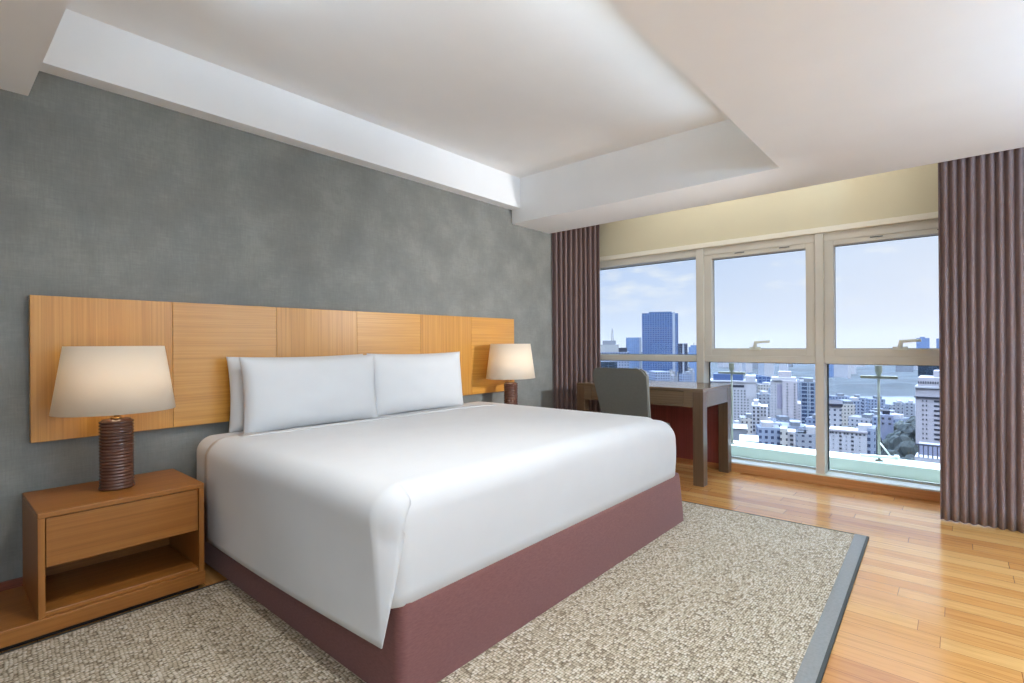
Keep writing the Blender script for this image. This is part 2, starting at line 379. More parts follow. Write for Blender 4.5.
# ------------------------------------------------------------------ curtains
def curtain(pts, period, amp, z0, z1, label, name='curtain'):
    """pleated fabric hung along a path"""
    P = [Vector((*p, 0)) for p in pts]; seg = [(b-a).length for a, b in zip(P, P[1:])]; tot = sum(seg)
    n = int(tot/period*12); prof = []
    rnd = random.Random(3); ph = 0
    for i in range(n+1):
        s = tot*i/n; k = 0; q = s
        while k < len(seg)-1 and q > seg[k]: q -= seg[k]; k += 1
        t = (P[k+1]-P[k]).normalized(); nn = Vector((-t.y, t.x, 0))
        prof.append((P[k]+t*q, nn, s))
    bm = bmesh.new(); rows = []; NZ = 26
    offs = [rnd.uniform(-.3, .3) for _ in range(200)]
    for iz in range(NZ+1):
        z = z0+(z1-z0)*iz/NZ; h = iz/NZ; row = []
        for p, nn, s in prof:
            u = s/period; k = int(u)
            jit = offs[k]*(1-(u-k))+offs[k+1]*(u-k)
            a = amp*(1+.35*jit)*(1.0+.15*(1-h))
            w = math.sin(2*math.pi*(u+.18*jit+.03*math.sin(3*z+k)))
            w = math.copysign(abs(w)**.8, w)
            lat = .012*math.sin(1.3*z+s*5)*(1-h)
            row.append(bm.verts.new((p.x+nn.x*(a*w+lat), p.y+nn.y*(a*w+lat), z)))
        rows.append(row)
    for a, b in zip(rows, rows[1:]):
        for i in range(len(a)-1): bm.faces.new((a[i], a[i+1], b[i+1], b[i]))
    o = obj(name, bm, M['curtain'], None, True)
    sm = o.modifiers.new('thickness', 'SOLIDIFY'); sm.thickness = .004
    return tag(o, label, 'curtain')
curtain([(4.305, .085), (4.305, -1.15)], .043, .015, .005, 2.66, 'mauve pleated floor-length curtain at the right of the window')
curtain([(4.30, 3.165), (4.68, 2.835)], .052, .024, .005, 2.66, 'mauve pleated curtain in the corner between grey wall and window, behind desk')

# ------------------------------------------------------------------ rug
t = thing('rug', 'large beige woven rug with grey bound edge under the bed', 'rug', (0, 0, 0))
rug = [(-1.55, .275), (3.632, .405), (3.58, 2.70), (-1.55, 2.70)]
def quad(bm, pts, z0, z1):
    a = [bm.verts.new((x, y, z0)) for x, y in pts]; b = [bm.verts.new((x, y, z1)) for x, y in pts]
    bm.faces.new(a[::-1]); bm.faces.new(b)
    for i in range(len(pts)): j = (i+1) % len(pts); bm.faces.new((a[i], a[j], b[j], b[i]))
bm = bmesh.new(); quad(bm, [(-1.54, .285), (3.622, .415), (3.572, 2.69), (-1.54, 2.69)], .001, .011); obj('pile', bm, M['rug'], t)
bm = bmesh.new()
quad(bm, [(-1.55, .275), (3.632, .405), (3.628, .462), (-1.55, .332)], .0005, .0125)
obj('binding', bm, M['rug_band'], t)
bm = bmesh.new()
quad(bm, [(3.620, .462), (3.632, .405), (3.582, 2.70), (3.570, 2.70)], .0005, .0122)
quad(bm, [(-1.55, 2.688), (3.582, 2.688), (3.582, 2.70), (-1.55, 2.70)], .0005, .0122)
quad(bm, [(-1.55, .263), (3.634, .393), (3.632, .405), (-1.55, .275)], .0005, .0118)
obj('edging', bm, M['rug_edge'], t)

# ------------------------------------------------------------------ headboard
t = thing('headboard', 'long amber wood veneer headboard mounted on the grey wall', 'headboard', (.326, 3.134, .723))
xs = [.326, .880, 1.430, 1.985, 2.54, 3.095, 3.654]
for i in range(6):
    bm = bmesh.new(); bx(bm, xs[i]-.326+.0006, xs[i+1]-.326-.0006, 0, .0395, 0, .664, .0015, 1)
    obj('veneer_panel', bm, M['oak_v'] if i % 2 == 0 else M['oak_h'], t)

# ------------------------------------------------------------------ nightstands on their low platform
def platform(x0, x1, label):
    t = thing('low_platform', label, 'platform', (x0, 2.705, 0))
    bm = bmesh.new(); bx(bm, 0, x1-x0, 0, .455, .026, .088, .003, 2); obj('shelf_board', bm, M['cherry'], t)
    bm = bmesh.new(); bx(bm, .02, x1-x0-.02, .035, .45, .0005, .026); obj('plinth', bm, M['void'], t)  # near-black colour stands in for the shadow gap under the board
platform(-1.4, .889, 'low wooden platform along the grey wall under the left nightstand')
platform(3.25, 4.08, 'low wooden platform along the grey wall behind the far side of the bed')
def nightstand(x, label):
    t = thing('nightstand', label, 'nightstand', (x, 2.707, .0885))
    W, Hh, Dp, th = .585, .414, .452, .022
    bm = bmesh.new(); bx(bm, 0, W, 0, Dp, Hh-th, Hh, .003, 2); obj('top', bm, M['cherry'], t)
    for xx in (0, W-th):
        bm = bmesh.new(); bx(bm, xx, xx+th, .001, Dp, 0, Hh-th, .002, 2); obj('side_panel', bm, M['cherry_z'], t)
    bm = bmesh.new(); bx(bm, th, W-th, Dp-.012, Dp, .018, Hh-th); obj('back_panel', bm, M['cherry'], t)
    bm = bmesh.new(); bx(bm, th, W-th, .012, Dp-.012, 0, .018, .002, 1); obj('bottom_panel', bm, M['cherry'], t)
    bm = bmesh.new(); bx(bm, th, W-th, .02, Dp-.012, .195, .207); obj('shelf', bm, M['cherry'], t)
    bm = bmesh.new(); bx(bm, th+.003, W-th-.003, .006, .026, .195, Hh-th-.003, .002, 2)
    bx(bm, th+.02, W-th-.02, .026, Dp-.03, .21, Hh-.06)
    obj('drawer', bm, M['cherry'], t)
    return t
nightstand(.300, 'left wooden nightstand with drawer above open shelf, under the nearer lamp')
nightstand(3.26, 'wooden nightstand on the far side of the bed, under the farther lamp')

# ------------------------------------------------------------------ table lamps
def lamp(x, y, label):
    t = thing('table_lamp', label, 'lamp', (x, y, .503))
    prof = [(.058, 0), (.064, .004), (.064, .012)]
    n = 21; z0, z1 = .014, .312
    for i in range(n):
        za = z0+(z1-z0)*i/n; h = (z1-z0)/n
        prof += [(.0545, za), (.0605, za+h*.22), (.0625, za+h*.5), (.0605, za+h*.78)]
    prof += [(.0545, z1), (.050, z1+.006)]
    bm = bmesh.new(); lathe(bm, prof, 0, 0, 1.06, .92, 40); obj('base', bm, M['lampbase'], t, True)
    bm = bmesh.new(); cyl(bm, (0, 0, .314), (0, 0, .40), .009); cyl(bm, (0, 0, .318), (0, 0, .326), .022); cyl(bm, (0, 0, .39), (0, 0, .43), .016, .018)
    nk = obj('neck', bm, M['brass'], t, True)
    bm = bmesh.new(); lathe(bm, [(.001, .43), (.018, .44), (.03, .475), (.026, .505), (.001, .52)], n=20); obj('bulb', bm, M['bulb'], nk, True)
    bm = bmesh.new(); lathe(bm, [(.231, .355), (.1875, .652)], 0, 0, 1, .868, 64, cap=False)
    s = obj('lamp_shade', bm, M['shade'], t, True)
    so = s.modifiers.new('thickness', 'SOLIDIFY'); so.thickness = .0025
    bm = bmesh.new()
    for a in range(3):
        an = 2*math.pi*a/3
        cyl(bm, (0, 0, .60), (.187*math.cos(an), .163*math.sin(an), .63), .0025, n=6)
    cyl(bm, (0, 0, .42), (0, 0, .60), .003, n=8)
    obj('shade_carrier', bm, M['brass'], s)
    li = bpy.data.lights.new('lamp_bulb_light', 'POINT'); li.energy = LAMP_W; li.color = (1, .76, .50); li.shadow_soft_size = .05
    lo = bpy.data.objects.new('lamp_bulb_light', li); C.objects.link(lo); lo.location = (x, y, .503+.49)
    return t
mb, nt, b = mat('frosted_bulb'); b.inputs['Base Color'].default_value = (1, .9, .75, 1)
b.inputs['Emission Color'].default_value = (1, .7, .4, 1); b.inputs['Emission Strength'].default_value = 2
M['bulb'] = mb
LAMP_W = 1.6
lamp(.595, 2.925, 'table lamp with cream shade and ribbed dark base on the left nightstand')
lamp(3.36, 2.925, 'table lamp with cream shade standing beyond the far side of the bed')

# ------------------------------------------------------------------ bed
def rounded_shell(bm, lo, hi, r, step, zcut=None, noise=None):
    """grid over a rounded box (no underside)"""
    lo = Vector(lo); hi = Vector(hi); ilo = lo+Vector((r, r, r)); ihi = hi-Vector((r, r, r))
    def proj(p):
        c = Vector([min(max(p[i], ilo[i]), ihi[i]) for i in range(3)]); d = p-c
        if d.length < 1e-9: return p
        # keep box sides flat: distance to the inner box is r on the surface
        return c+d.normalized()*r
    def axis(a, b):
        # denser at the rounded ends
        arr = [a+r*(1-math.tan(math.pi/4*(1-i/6))) if i < 6 else None for i in range(6)]
        m = max(1, int((b-a-2*r)/step)); mid = [a+r+(b-a-2*r)*i/m for i in range(m+1)]
        end = [b-r*(1-math.tan(math.pi/4*(1-i/6))) for i in range(6)][::-1]
        return arr+mid+end
    ax, ay, az = axis(lo.x, hi.x), axis(lo.y, hi.y), [z for z in axis(lo.z, hi.z)]
    V = {}
    def v(i, j, k):
        key = (i, j, k)
        if key not in V: V[key] = bm.verts.new(proj(Vector((ax[i], ay[j], az[k]))))
        return V[key]
    nx, ny, nz = len(ax)-1, len(ay)-1, len(az)-1
    for i in range(nx):
        for j in range(ny): bm.faces.new((v(i, j, nz), v(i+1, j, nz), v(i+1, j+1, nz), v(i, j+1, nz)))
    for i in range(nx):
        for k in range(nz):
            bm.faces.new((v(i, 0, k), v(i+1, 0, k), v(i+1, 0, k+1), v(i, 0, k+1)))
            bm.faces.new((v(i, ny, k), v(i, ny, k+1), v(i+1, ny, k+1), v(i+1, ny, k)))
    for j in range(ny):
        for k in range(nz):
            bm.faces.new((v(0, j, k), v(0, j, k+1), v(0, j+1, k+1), v(0, j+1, k)))
            bm.faces.new((v(nx, j, k), v(nx, j+1, k), v(nx, j+1, k+1), v(nx, j, k+1)))
    return V, ax, ay, az

BX0, BX1, BY0, BY1 = .985, 3.20, 1.345, 3.12
bed = thing('bed', 'king size bed with white mattress and burgundy fabric skirt on the beige rug', 'bed', (0, 0, 0))
bm = bmesh.new()
n = 60; loop = []
def corner_loop(x0, x1, y0, y1, r, m=6):
    pts = []
    for cx, cy, a0 in ((x1-r, y1-r, 0), (x0+r, y1-r, 90), (x0+r, y0+r, 180), (x1-r, y0+r, 270)):
        for i in range(m+1):
            a = math.radians(a0+90*i/m); pts.append((cx+r*math.cos(a), cy+r*math.sin(a)))
    return pts
rings = []
for z, g, in ((.0125, .012), (.06, .010), (.18, .002), (.29, -.006), (.312, -.010), (.318, -.03), (.318, -.3)):
    rings.append([bm.verts.new((x, y, z)) for x, y in corner_loop(BX0+.010-g, BX1+.02+g, BY0-.004-g, BY1, .035)])
for a, b_ in zip(rings, rings[1:]):
    for i in range(len(a)): j = (i+1) % len(a); bm.faces.new((a[i], a[j], b_[j], b_[i]))
bm.faces.new(rings[-1])
o = obj('bed_skirt', bm, M['skirt'], bed, True)
bm = bmesh.new(); bx(bm, BX0+.06, BX1-.06, BY0+.06, BY1-.01, .013, .30, .02, 2); obj('bed_base', bm, M['void'], bed)
bm = bmesh.new(); rounded_shell(bm, (BX0-.022, BY0+.10, .30), (BX1-.03, BY1+.005, .672), .085, .08)
obj('mattress', bm, M['linen'], bed, True)

# duvet: shell over top and foot, with a loose side flap
from mathutils import noise as mnoise
def wob(x, y): return .0045*mnoise.noise(Vector((x*2.1, y*3.3, 1.7)))+.002*mnoise.noise(Vector((x*6, y*9, 4.2)))
duv = thing('duvet', 'smooth white duvet draped over the bed with loose pointed corner flap', 'duvet', (0, 0, 0))
bm = bmesh.new()
HEADY = 2.80; r = .10
lo = Vector((BX0-.034, BY0+.008, .205)); hi = Vector((BX1+.004, 3.2, .684))
V, ax, ay, az = rounded_shell(bm, lo, hi, r, .04)
# soften: the foot edge sags a little, fine wrinkles on the top
nx, ny, nz = len(ax)-1, len(ay)-1, len(az)-1
for (i, j, k), v in V.items():
    p = v.co
    p.z = max(p.z, .309)
    if p.z > .58:
        p.z += wob(p.x, p.y)*1.4
        if p.x > 2.55: p.z -= .036*((min(p.x, 3.15)-2.55)/.6)**2
    if p.y < lo.y+r and .325 < p.z < .6: p.y -= .008*math.sin(math.pi*(p.z-.325)/.275)*(1+.5*math.sin(p.x*3))
# cut off everything behind the head edge
kill = [f for f in bm.faces if f.calc_center_median().y > HEADY+.03+.12*max(0, (1.25-f.calc_center_median().x))]
bmesh.ops.delete(bm, geom=kill, context='FACES')
# right side hem
rowk = nz
# side flap grows out of the crest on the left
crest_i = 6  # where the rounding begins on the top
crest = sorted([(j, V[(crest_i, j, nz)]) for j in range(ny+1) if V[(crest_i, j, nz)].is_valid and lo.y+r*.75 <= V[(crest_i, j, nz)].co.y], key=lambda q: q[1].co.y)
crest = [c for c in crest if len(c[1].link_faces) > 0]
yc0, yc1 = crest[0][1].co.y, crest[-1][1].co.y
bmesh.ops.delete(bm, geom=[f for f in bm.faces if f.calc_center_median().x < lo.x+r-.002 and f.calc_center_median().y > lo.y+r*.75+.012], context='FACES')
prev = None
NR = 26
for j, cv in crest:
    s = (cv.co.y-yc0)/(yc1-yc0)                # 0 foot .. 1 head
    hx = .934+.026*s-.012*math.sin(math.pi*s); hz = .212-.052*s; hy = 1.352+(2.905-1.352)*s
    c0 = cv.co.copy(); top = c0
    col = [cv]
    for q in range(1, NR+1):
        w = q/NR
        # quarter round over the edge, then a straight fall to the hem
        if w <= .3:
            a = w/.3*math.radians(82)
            x = c0.x-(r+.006)*math.sin(a); z = c0.z-(r+.002)*(1-math.cos(a))
        else:
            a = math.radians(82); xa = c0.x-(r+.006)*math.sin(a); za = c0.z-(r+.002)*(1-math.cos(a)); b2 = (w-.3)/.7
            x = xa+(hx-xa)*(b2**1.15)+.005*math.sin(9*s+1)*math.sin(math.pi*b2); z = za+(hz-za)*b2
        y = c0.y+(hy-c0.y)*w**1.2
        e = 0*s; e = e*e*(3-2*e)
        sx, sy, sz = c0.x+(hx-c0.x)*w, c0.y+(hy-c0.y)*w, c0.z+(hz-c0.z)*w
        col.append(bm.verts.new((x+(sx-x)*e, y+(sy-y)*e, z+(sz-z)*e)))
    if prev:
        for q in range(NR): bm.faces.new((prev[q], prev[q+1], col[q+1], col[q]))
    if prev is None:
        # free front edge of the flap: a straight fold from the corner down to the point
        apex = Vector((1.058, 1.363, .636)); pt0 = Vector((.932, 1.345, .214)); pc = [bm.verts.new(apex.lerp(pt0, q/NR)+Vector((-.006*math.sin(math.pi*q/NR), -.012*math.sin(math.pi*q/NR), 0))) for q in range(NR+1)]
        strips = [pc]
        for t_ in (.2, .4, .6, .8):
            st_ = []
            for q in range(NR+1):
                p = pc[q].co.lerp(col[q].co, t_); c = Vector((lo.x+r, lo.y+r, min(p.z, hi.z-r))); d_ = p-c
                if d_.length < r+.006: p = c+d_.normalized()*(r+.006)
                st_.append(bm.verts.new(p))
            strips.append(st_)
        strips.append(col)
        for a_, b_ in zip(strips, strips[1:]):
            for q in range(NR): bm.faces.new((a_[q], a_[q+1], b_[q+1], b_[q]))
    prev = col
o = obj('cover', bm, M['linen'], duv, True)
sd = o.modifiers.new('thickness', 'SOLIDIFY'); sd.thickness = .0035; sd.offset = 1
# narrow stitched hem band along the head edge
bm = bmesh.new(); a = []; b_ = []
for i in range(60):
    x = 1.08+(3.0-1.08)*i/59; dz_ = -.036*(max(0, x-2.55)/.6)**2
    a.append(bm.verts.new((x, HEADY+.012, .6885+dz_+wob(x, HEADY)*1.4))); b_.append(bm.verts.new((x, HEADY-.075, .6885+dz_+wob(x, HEADY-.075)*1.4)))
for i in range(59): bm.faces.new((a[i], a[i+1], b_[i+1], b_[i]))
o = obj('hem_band', bm, M['linen'], duv, True)
sd = o.modifiers.new('thickness', 'SOLIDIFY'); sd.thickness = .002; sd.offset = 0

def pillow(x0, x1, y, z0, z1, thick, lean, label, seed):
    W, Hh = x1-x0, z1-z0
    bm = bmesh.new(); nu, nv = 36, 24; fr = {}; bk = {}
    for i in range(nu+1):
        for j in range(nv+1):
            u = -1+2*i/nu; v = -1+2*j/nv
            # edges bow in between the four corners
            px = u*(W/2)*(1-.035*(1-v*v)*abs(u)**2); pz = v*(Hh/2)*(1-.05*(1-u*u)*abs(v)**3)
            e = max(0, (1-abs(u)**3.2))*max(0, (1-abs(v)**3.2))
            tk = .006+thick/2*e**.55
            wr = .006*mnoise.noise(Vector((u*2.5+seed, v*2.5, seed)))*e
            for d, s in ((fr, -1), (bk, 1)):
                d[i, j] = bm.verts.new((px, s*tk+wr+lean*pz-.02*(v if v > 0 else 0)*0, pz))
    for i in range(nu):
        for j in range(nv):
            bm.faces.new((fr[i, j], fr[i+1, j], fr[i+1, j+1], fr[i, j+1]))
            bm.faces.new((bk[i, j], bk[i, j+1], bk[i+1, j+1], bk[i+1, j]))
    ed = [(i, 0) for i in range(nu)]+[(nu, j) for j in range(nv)]+[(nu-i, nv) for i in range(nu)]+[(0, nv-j) for j in range(nv)]
    for p, q in zip(ed, ed[1:]+ed[:1]): bm.faces.new((fr[p], bk[p], bk[q], fr[q]))
    o = obj('pillow', bm, M['linen'], None, True, loc=((x0+x1)/2, y, (z0+z1)/2))
    return tag(o, label, 'pillow')
pillow(1.12, 1.985, 3.055, .672, 1.092, .12, .06, 'white pillow leaning on the headboard, half hidden behind the front left pillow', 2)
pillow(1.145, 2.0, 2.935, .664, 1.09, .15, .10, 'front white pillow on the left half of the bed, nearer the camera', 5)
pillow(1.98, 2.83, 2.985, .664, 1.095, .16, .10, 'single white pillow on the right half of the bed, beside the farther lamp', 9)

# ------------------------------------------------------------------ desk and chair
dk = thing('desk', 'taupe brown writing desk with square legs standing at the window', 'desk', (4.09, 1.53, 0))
DX, DY = .67, 1.20
bm = bmesh.new(); bx(bm, 0, DX, 0, DY, .757, .782, .002, 1); obj('tabletop', bm, M['desk'], dk)
lw = .085
bm = bmesh.new()
bx(bm, lw, DX-lw, .001, .025, .63, .757); bx(bm, lw, DX-lw, DY-.025, DY-.001, .63, .757); bx(bm, DX-.025, DX-.001, lw, DY-lw, .63, .757)
bx(bm, .001, .025, lw, .16, .63, .757); bx(bm, .001, .025, DY-.16, DY-lw, .63, .757); bx(bm, .001, .025, .16, DY-.16, .63, .64)
obj('apron', bm, M['desk'], dk)
bm = bmesh.new(); bx(bm, .002, .02, .162, DY-.162, .643, .754, .002, 1); bx(bm, .02, .45, .19, DY-.19, .65, .74); obj('drawer', bm, M['desk'], dk)
for lx in (0, DX-lw):
    for ly in (0, DY-lw):
        bm = bmesh.new(); bx(bm, lx, lx+lw, ly, ly+lw, 0.0005, .757, .002, 1); obj('leg', bm, M['desk_z'], dk)
bm = bmesh.new(); bx(bm, DX-.05, DX-.032, lw, DY-lw, .065, .63); obj('modesty_panel', bm, M['redwood'], dk)

ch = thing('desk_chair', 'grey upholstered low-backed chair pulled up to the desk', 'chair', (4.0, 2.07, 0))
# backrest: rounded upper corners, leaning towards the bed
bm = bmesh.new(); out = []
hw, zt, zb, rc = .245, .952, .40, .06
for a0, cx in ((0, hw-rc), (90, -hw+rc)):
    for i in range(9):
        a = math.radians(a0+90*i/8); out.append((cx+rc*math.cos(a), zt-rc+rc*math.sin(a)))
out = [(hw-.035, zb)]+out+[(-hw+.035, zb)]
# refine vertical sides
lean = lambda z: -.315+(.952-z)*.28
for dx in (0, .055):
    pass
f_, k_ = [], []
for yy, z in out:
    f_.append(bm.verts.new((lean(z), yy, z))); k_.append(bm.verts.new((lean(z)+.042, yy, z)))
bm.faces.new(f_); bm.faces.new(k_[::-1])
for i in range(len(out)): j = (i+1) % len(out); bm.faces.new((f_[i], f_[j], k_[j], k_[i]))
bmesh.ops.bevel(bm, geom=[e for e in bm.edges if len({v in f_ for v in e.verts}) == 1], offset=.012, segments=3, affect='EDGES')
o = obj('backrest', bm, M['chair'], ch)
bm = bmesh.new(); bx(bm, -.16, .26, -.20, .22, .38, .465, .025, 3); obj('seat', bm, M['chair'], ch, True)
for lx, ly in ((-.13, -.2), (-.13, .2), (.22, -.2), (.22, .2)):
    bm = bmesh.new(); cyl(bm, (lx*1.08, ly*1.04, .0005), (lx, ly, .39), .014, .021, 12); obj('leg', bm, M['chair_leg'], ch, True)

# ------------------------------------------------------------------ the city below
GZ = -75.0
ALB = .21
def tone(r, g, b, k=1.0):
    c = srgb(r, g, b); return (c[0]*ALB*k, c[1]*ALB*k, c[2]*ALB*k, 1)
def facade(name, wall, glass, bw, bh, mortar, rough=.6, roof=None, grough=.25, off=0.0):
    """rows of windows on the upright faces, plain roof on the level ones"""
    m, nt, b = mat(name); L = nt.links.new
    tc = N(nt, 'ShaderNodeTexCoord'); sp = N(nt, 'ShaderNodeSeparateXYZ'); L(tc.outputs['Object'], sp.inputs[0])
    ad = N(nt, 'ShaderNodeMath', operation='ADD'); L(sp.outputs['X'], ad.inputs[0]); L(sp.outputs['Y'], ad.inputs[1])
    cb = N(nt, 'ShaderNodeCombineXYZ'); L(ad.outputs[0], cb.inputs['X']); L(sp.outputs['Z'], cb.inputs['Y'])
    br = N(nt, 'ShaderNodeTexBrick'); br.offset = off; br.inputs['Scale'].default_value = 1
    br.inputs['Brick Width'].default_value = bw; br.inputs['Row Height'].default_value = bh; br.inputs['Mortar Size'].default_value = mortar; br.inputs['Mortar Smooth'].default_value = .05
    br.inputs['Color1'].default_value = glass; br.inputs['Color2'].default_value = (glass[0]*1.5, glass[1]*1.5, glass[2]*1.5, 1); br.inputs['Mortar'].default_value = wall
    L(cb.outputs[0], br.inputs['Vector'])
    ge = N(nt, 'ShaderNodeNewGeometry'); s2 = N(nt, 'ShaderNodeSeparateXYZ'); L(ge.outputs['Normal'], s2.inputs[0])
    gt = N(nt, 'ShaderNodeMath', operation='GREATER_THAN'); gt.inputs[1].default_value = .5; L(s2.outputs['Z'], gt.inputs[0])
    mx = N(nt, 'ShaderNodeMix', data_type='RGBA'); L(gt.outputs[0], mx.inputs['Factor']); L(br.outputs['Color'], mx.inputs['A']); rf = roof or wall; mx.inputs['B'].default_value = (rf[0]*.55, rf[1]*.55, rf[2]*.55, 1)
    L(mx.outputs['Result'], b.inputs['Base Color'])
    mr = N(nt, 'ShaderNodeMapRange'); mr.inputs['To Min'].default_value = grough; mr.inputs['To Max'].default_value = rough; L(br.outputs['Fac'], mr.inputs['Value']); L(mr.outputs[0], b.inputs['Roughness'])
    return m
W_ = tone(236, 234, 240); W2 = tone(222, 222, 232); PK = tone(232, 224, 230); DK = tone(52, 58, 80); BL = tone(88, 108, 150)
M['city_white'] = plain('white_render', W_, .8, noise=.08, nscale=.2); M['city_pink'] = plain('pale_pink_render', PK, .8, noise=.08, nscale=.2)
M['city_grey'] = plain('grey_concrete', tone(168, 172, 182), .8, noise=.15, nscale=.2); M['city_dark'] = plain('dark_window_glass', tone(50, 54, 74), .3)
M['roof_white'] = plain('white_metal_roof', tone(250, 250, 250, .7), .6); M['roof_grey'] = plain('grey_roof', tone(150, 156, 168), .8, noise=.2, nscale=.3)
M['roof_red'] = plain('red_roof', tone(205, 120, 118), .8); M['roof_blue'] = plain('blue_glass_box', tone(92, 122, 180), .3)
M['tower_blue'] = facade('blue_curtain_wall', tone(126, 152, 196), tone(70, 102, 158), 4.2, 3.6, .5, .3, tone(90, 110, 150))
M['tower_pale'] = facade('pale_blue_curtain_wall', tone(160, 186, 226), tone(128, 160, 212), 3.5, 3.6, .5, .3, tone(140, 160, 190))
M['tower_strip'] = plain('pale_stone_strip', tone(206, 214, 230), .6); M['tower_dark'] = facade('dark_slim_curtain_wall', tone(70, 84, 112), tone(38, 48, 74), 3, 3.4, .4, .3, tone(60, 70, 90))
M['tower_grid'] = facade('gridded_glass_wall', tone(170, 186, 206), tone(62, 78, 112), 5.2, 3.4, .55, .35, tone(120, 130, 150))
M['tower_teal'] = facade('teal_glass_wall', tone(44, 70, 92), tone(28, 54, 76), 6, 3.5, .3, .3, tone(50, 66, 84))
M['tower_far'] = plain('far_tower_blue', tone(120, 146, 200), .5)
FAC = [facade('pale_house_windows', tone(226, 226, 234), tone(84, 92, 116), 3.2, 3.3, 1.0, .8, tone(206, 208, 214)),
       facade('grey_house_windows', tone(188, 192, 204), tone(70, 78, 100), 3.6, 3.3, 1.1, .8, tone(160, 166, 178)),
       facade('cream_house_windows', tone(232, 226, 218), tone(90, 88, 100), 2.8, 3.2, .9, .8, tone(222, 220, 222)),
       facade('blue_house_windows', tone(176, 188, 214), tone(72, 86, 120), 3.0, 3.2, .8, .7, tone(150, 160, 180))]
M['leaf'] = plain('dark_tree_leaves', tone(52, 70, 62, .55), .9, noise=.5, nscale=.35); M['leaf2'] = plain('mid_tree_leaves', tone(66, 88, 80, .55), .9, noise=.5, nscale=.35)
M['trunk'] = plain('tree_bark', tone(90, 80, 70), .9)
M['ground'] = plain('city_ground', tone(150, 156, 164, .5), .9, noise=.35, nscale=.02)
M['wood_far'] = plain('far_woodland_hazed_leaves', tone(92, 116, 124, .22), .95, noise=.7, nscale=.012)  # leaf colour shifted bluer, with some distance haze put into it
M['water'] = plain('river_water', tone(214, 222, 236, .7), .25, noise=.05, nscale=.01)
M['rail'] = plain('dark_railing', tone(56, 56, 80), .6)

class Frame:
    """local axes of a far building: its near face between two pixel columns, d metres ahead, square to the line of sight"""
    def __init__(s, x0, x1, d, yaw=0.0):
        xm = (x0+x1)/2; th = math.atan((xm-512)/F); s.cs = math.cos(th)
        c = at(xm, 350, d); s.w = (x1-x0)*d/F*s.cs
        s.c = Vector((c.x, c.y, 0)); s.d = d
        s.rz = math.atan2(rt.y, rt.x)-th+yaw
def px_z(x, y, d): return at(x, y, d).z
BLD = []
def building(name, label, cat, x0, x1, ytop, d, depth, m, yaw=0, group=None, z0=GZ):
    global k, kv
    fr = Frame(x0, x1, d, yaw); k = d/F*fr.cs; kv = d/F; zt = px_z((x0+x1)/2, ytop, d)
    t = thing(name, label, cat, (fr.c.x, fr.c.y, z0), group); t.rotation_euler = (0, 0, fr.rz)
    BLD.append((Vector((fr.c.x, fr.c.y))+Vector((math.cos(fr.rz+math.pi/2), math.sin(fr.rz+math.pi/2)))*depth/2, max(fr.w, depth)*.62))
    bm = bmesh.new(); bx(bm, -fr.w/2, fr.w/2, 0, depth, 0, zt-z0); obj('body', bm, m, t)
    return t, fr.w, zt-z0
def sub(t, name, m, dims): 
    bm = bmesh.new(); bx(bm, *dims); return obj(name, bm, m, t)
PANE = {}
def panes(t, cols, rows, y, ww, wh, m):
    """one mesh, a linked copy for each window"""
    first = None
    for xx in cols:
        for zz in rows:
            if first is None:
                bm = bmesh.new(); bx(bm, -ww/2, ww/2, -.15, .25, -wh/2, wh/2); first = obj('window', bm, m, t); o = first
            else:
                o = first.copy(); C.objects.link(o); o.parent = t
            o.location = (xx, y, zz)
lin = lambda a, b, n: [a+(b-a)*i/max(1, n-1) for i in range(n)]

# left pane
t, w_, h_ = building('office_tower', 'tallest blue glass office tower in the left window', 'tower', 642, 672.5, 313, 900, 52, M['tower_blue'], 0)
sub(t, 'corner_strip', M['tower_strip'], (w_/2, w_/2+4.5, .5, 52, 0, h_+1)); sub(t, 'side_wing', M['tower_blue'], (w_/2+4.5, w_/2+9.5, 1.5, 52, 0, h_-1)); sub(t, 'crown', M['tower_blue'], (-w_/2+12, w_/2-1, 3, 48, h_, h_+2.2))
t, w_, h_ = building('office_block', 'pale blue glass block left of the tallest tower', 'building', 626, 641, 337.5, 1000, 40, M['tower_pale'])
sub(t, 'corner_strip', M['tower_strip'], (w_/2-3, w_/2+1, -1, 0, 0, h_))
t, w_, h_ = building('office_block', 'low block with white flat roof and lattice mast at the far left of the window', 'building', 596, 629, 352, 560, 40, FAC[3])
sub(t, 'roof_storey', M['roof_white'], (-w_/2, w_/2-11, 3, 30, h_, h_+8)); sub(t, 'roof_frame', M['city_grey'], (-w_/2+7, w_/2-14, 6, 24, h_+8, h_+12.5)); sub(t, 'roof_plant', M['city_dark'], (w_/2-11, w_/2-2, 6, 20, h_, h_+4.5))
bm = bmesh.new()
for sx in (-1, 1):
    for sy in (0, 2): cyl(bm, (sx, 12+sy, h_+12), (sx*.4, 12.8+sy*.3, h_+26), .3, .25, 6)
for q in range(6): bx(bm, -1, 1, 12, 12.4, h_+13+2*q, h_+13.4+2*q)
obj('mast', bm, M['city_grey'], t)
t, w_, h_ = building('office_tower', 'slim dark tower with a pale stripe right of the tallest tower', 'tower', 678, 682.5, 343.5, 750, 25, M['tower_dark'])
sub(t, 'stripe', M['tower_strip'], (w_/2, w_/2+2.2, -.3, 25, 0, h_)); sub(t, 'side_wing', M['tower_dark'], (w_/2+2.2, w_/2+7, 0, 25, 0, h_))
t, w_, h_ = building('office_tower', 'blue tower with stepped top beside the first window mullion', 'tower', 688.5, 700, 347, 820, 30, M['tower_pale'])
sub(t, 'crown', M['tower_pale'], (-w_/2+3, w_/2-5, 3, 25, h_, h_+3)); sub(t, 'mast', M['city_grey'], (-1, 0, 10, 11, h_+3, h_+7))
building('office_block', 'dark blue office block below the white flat-roofed one', 'building', 600, 617, 362, 480, 30, M['tower_teal'])
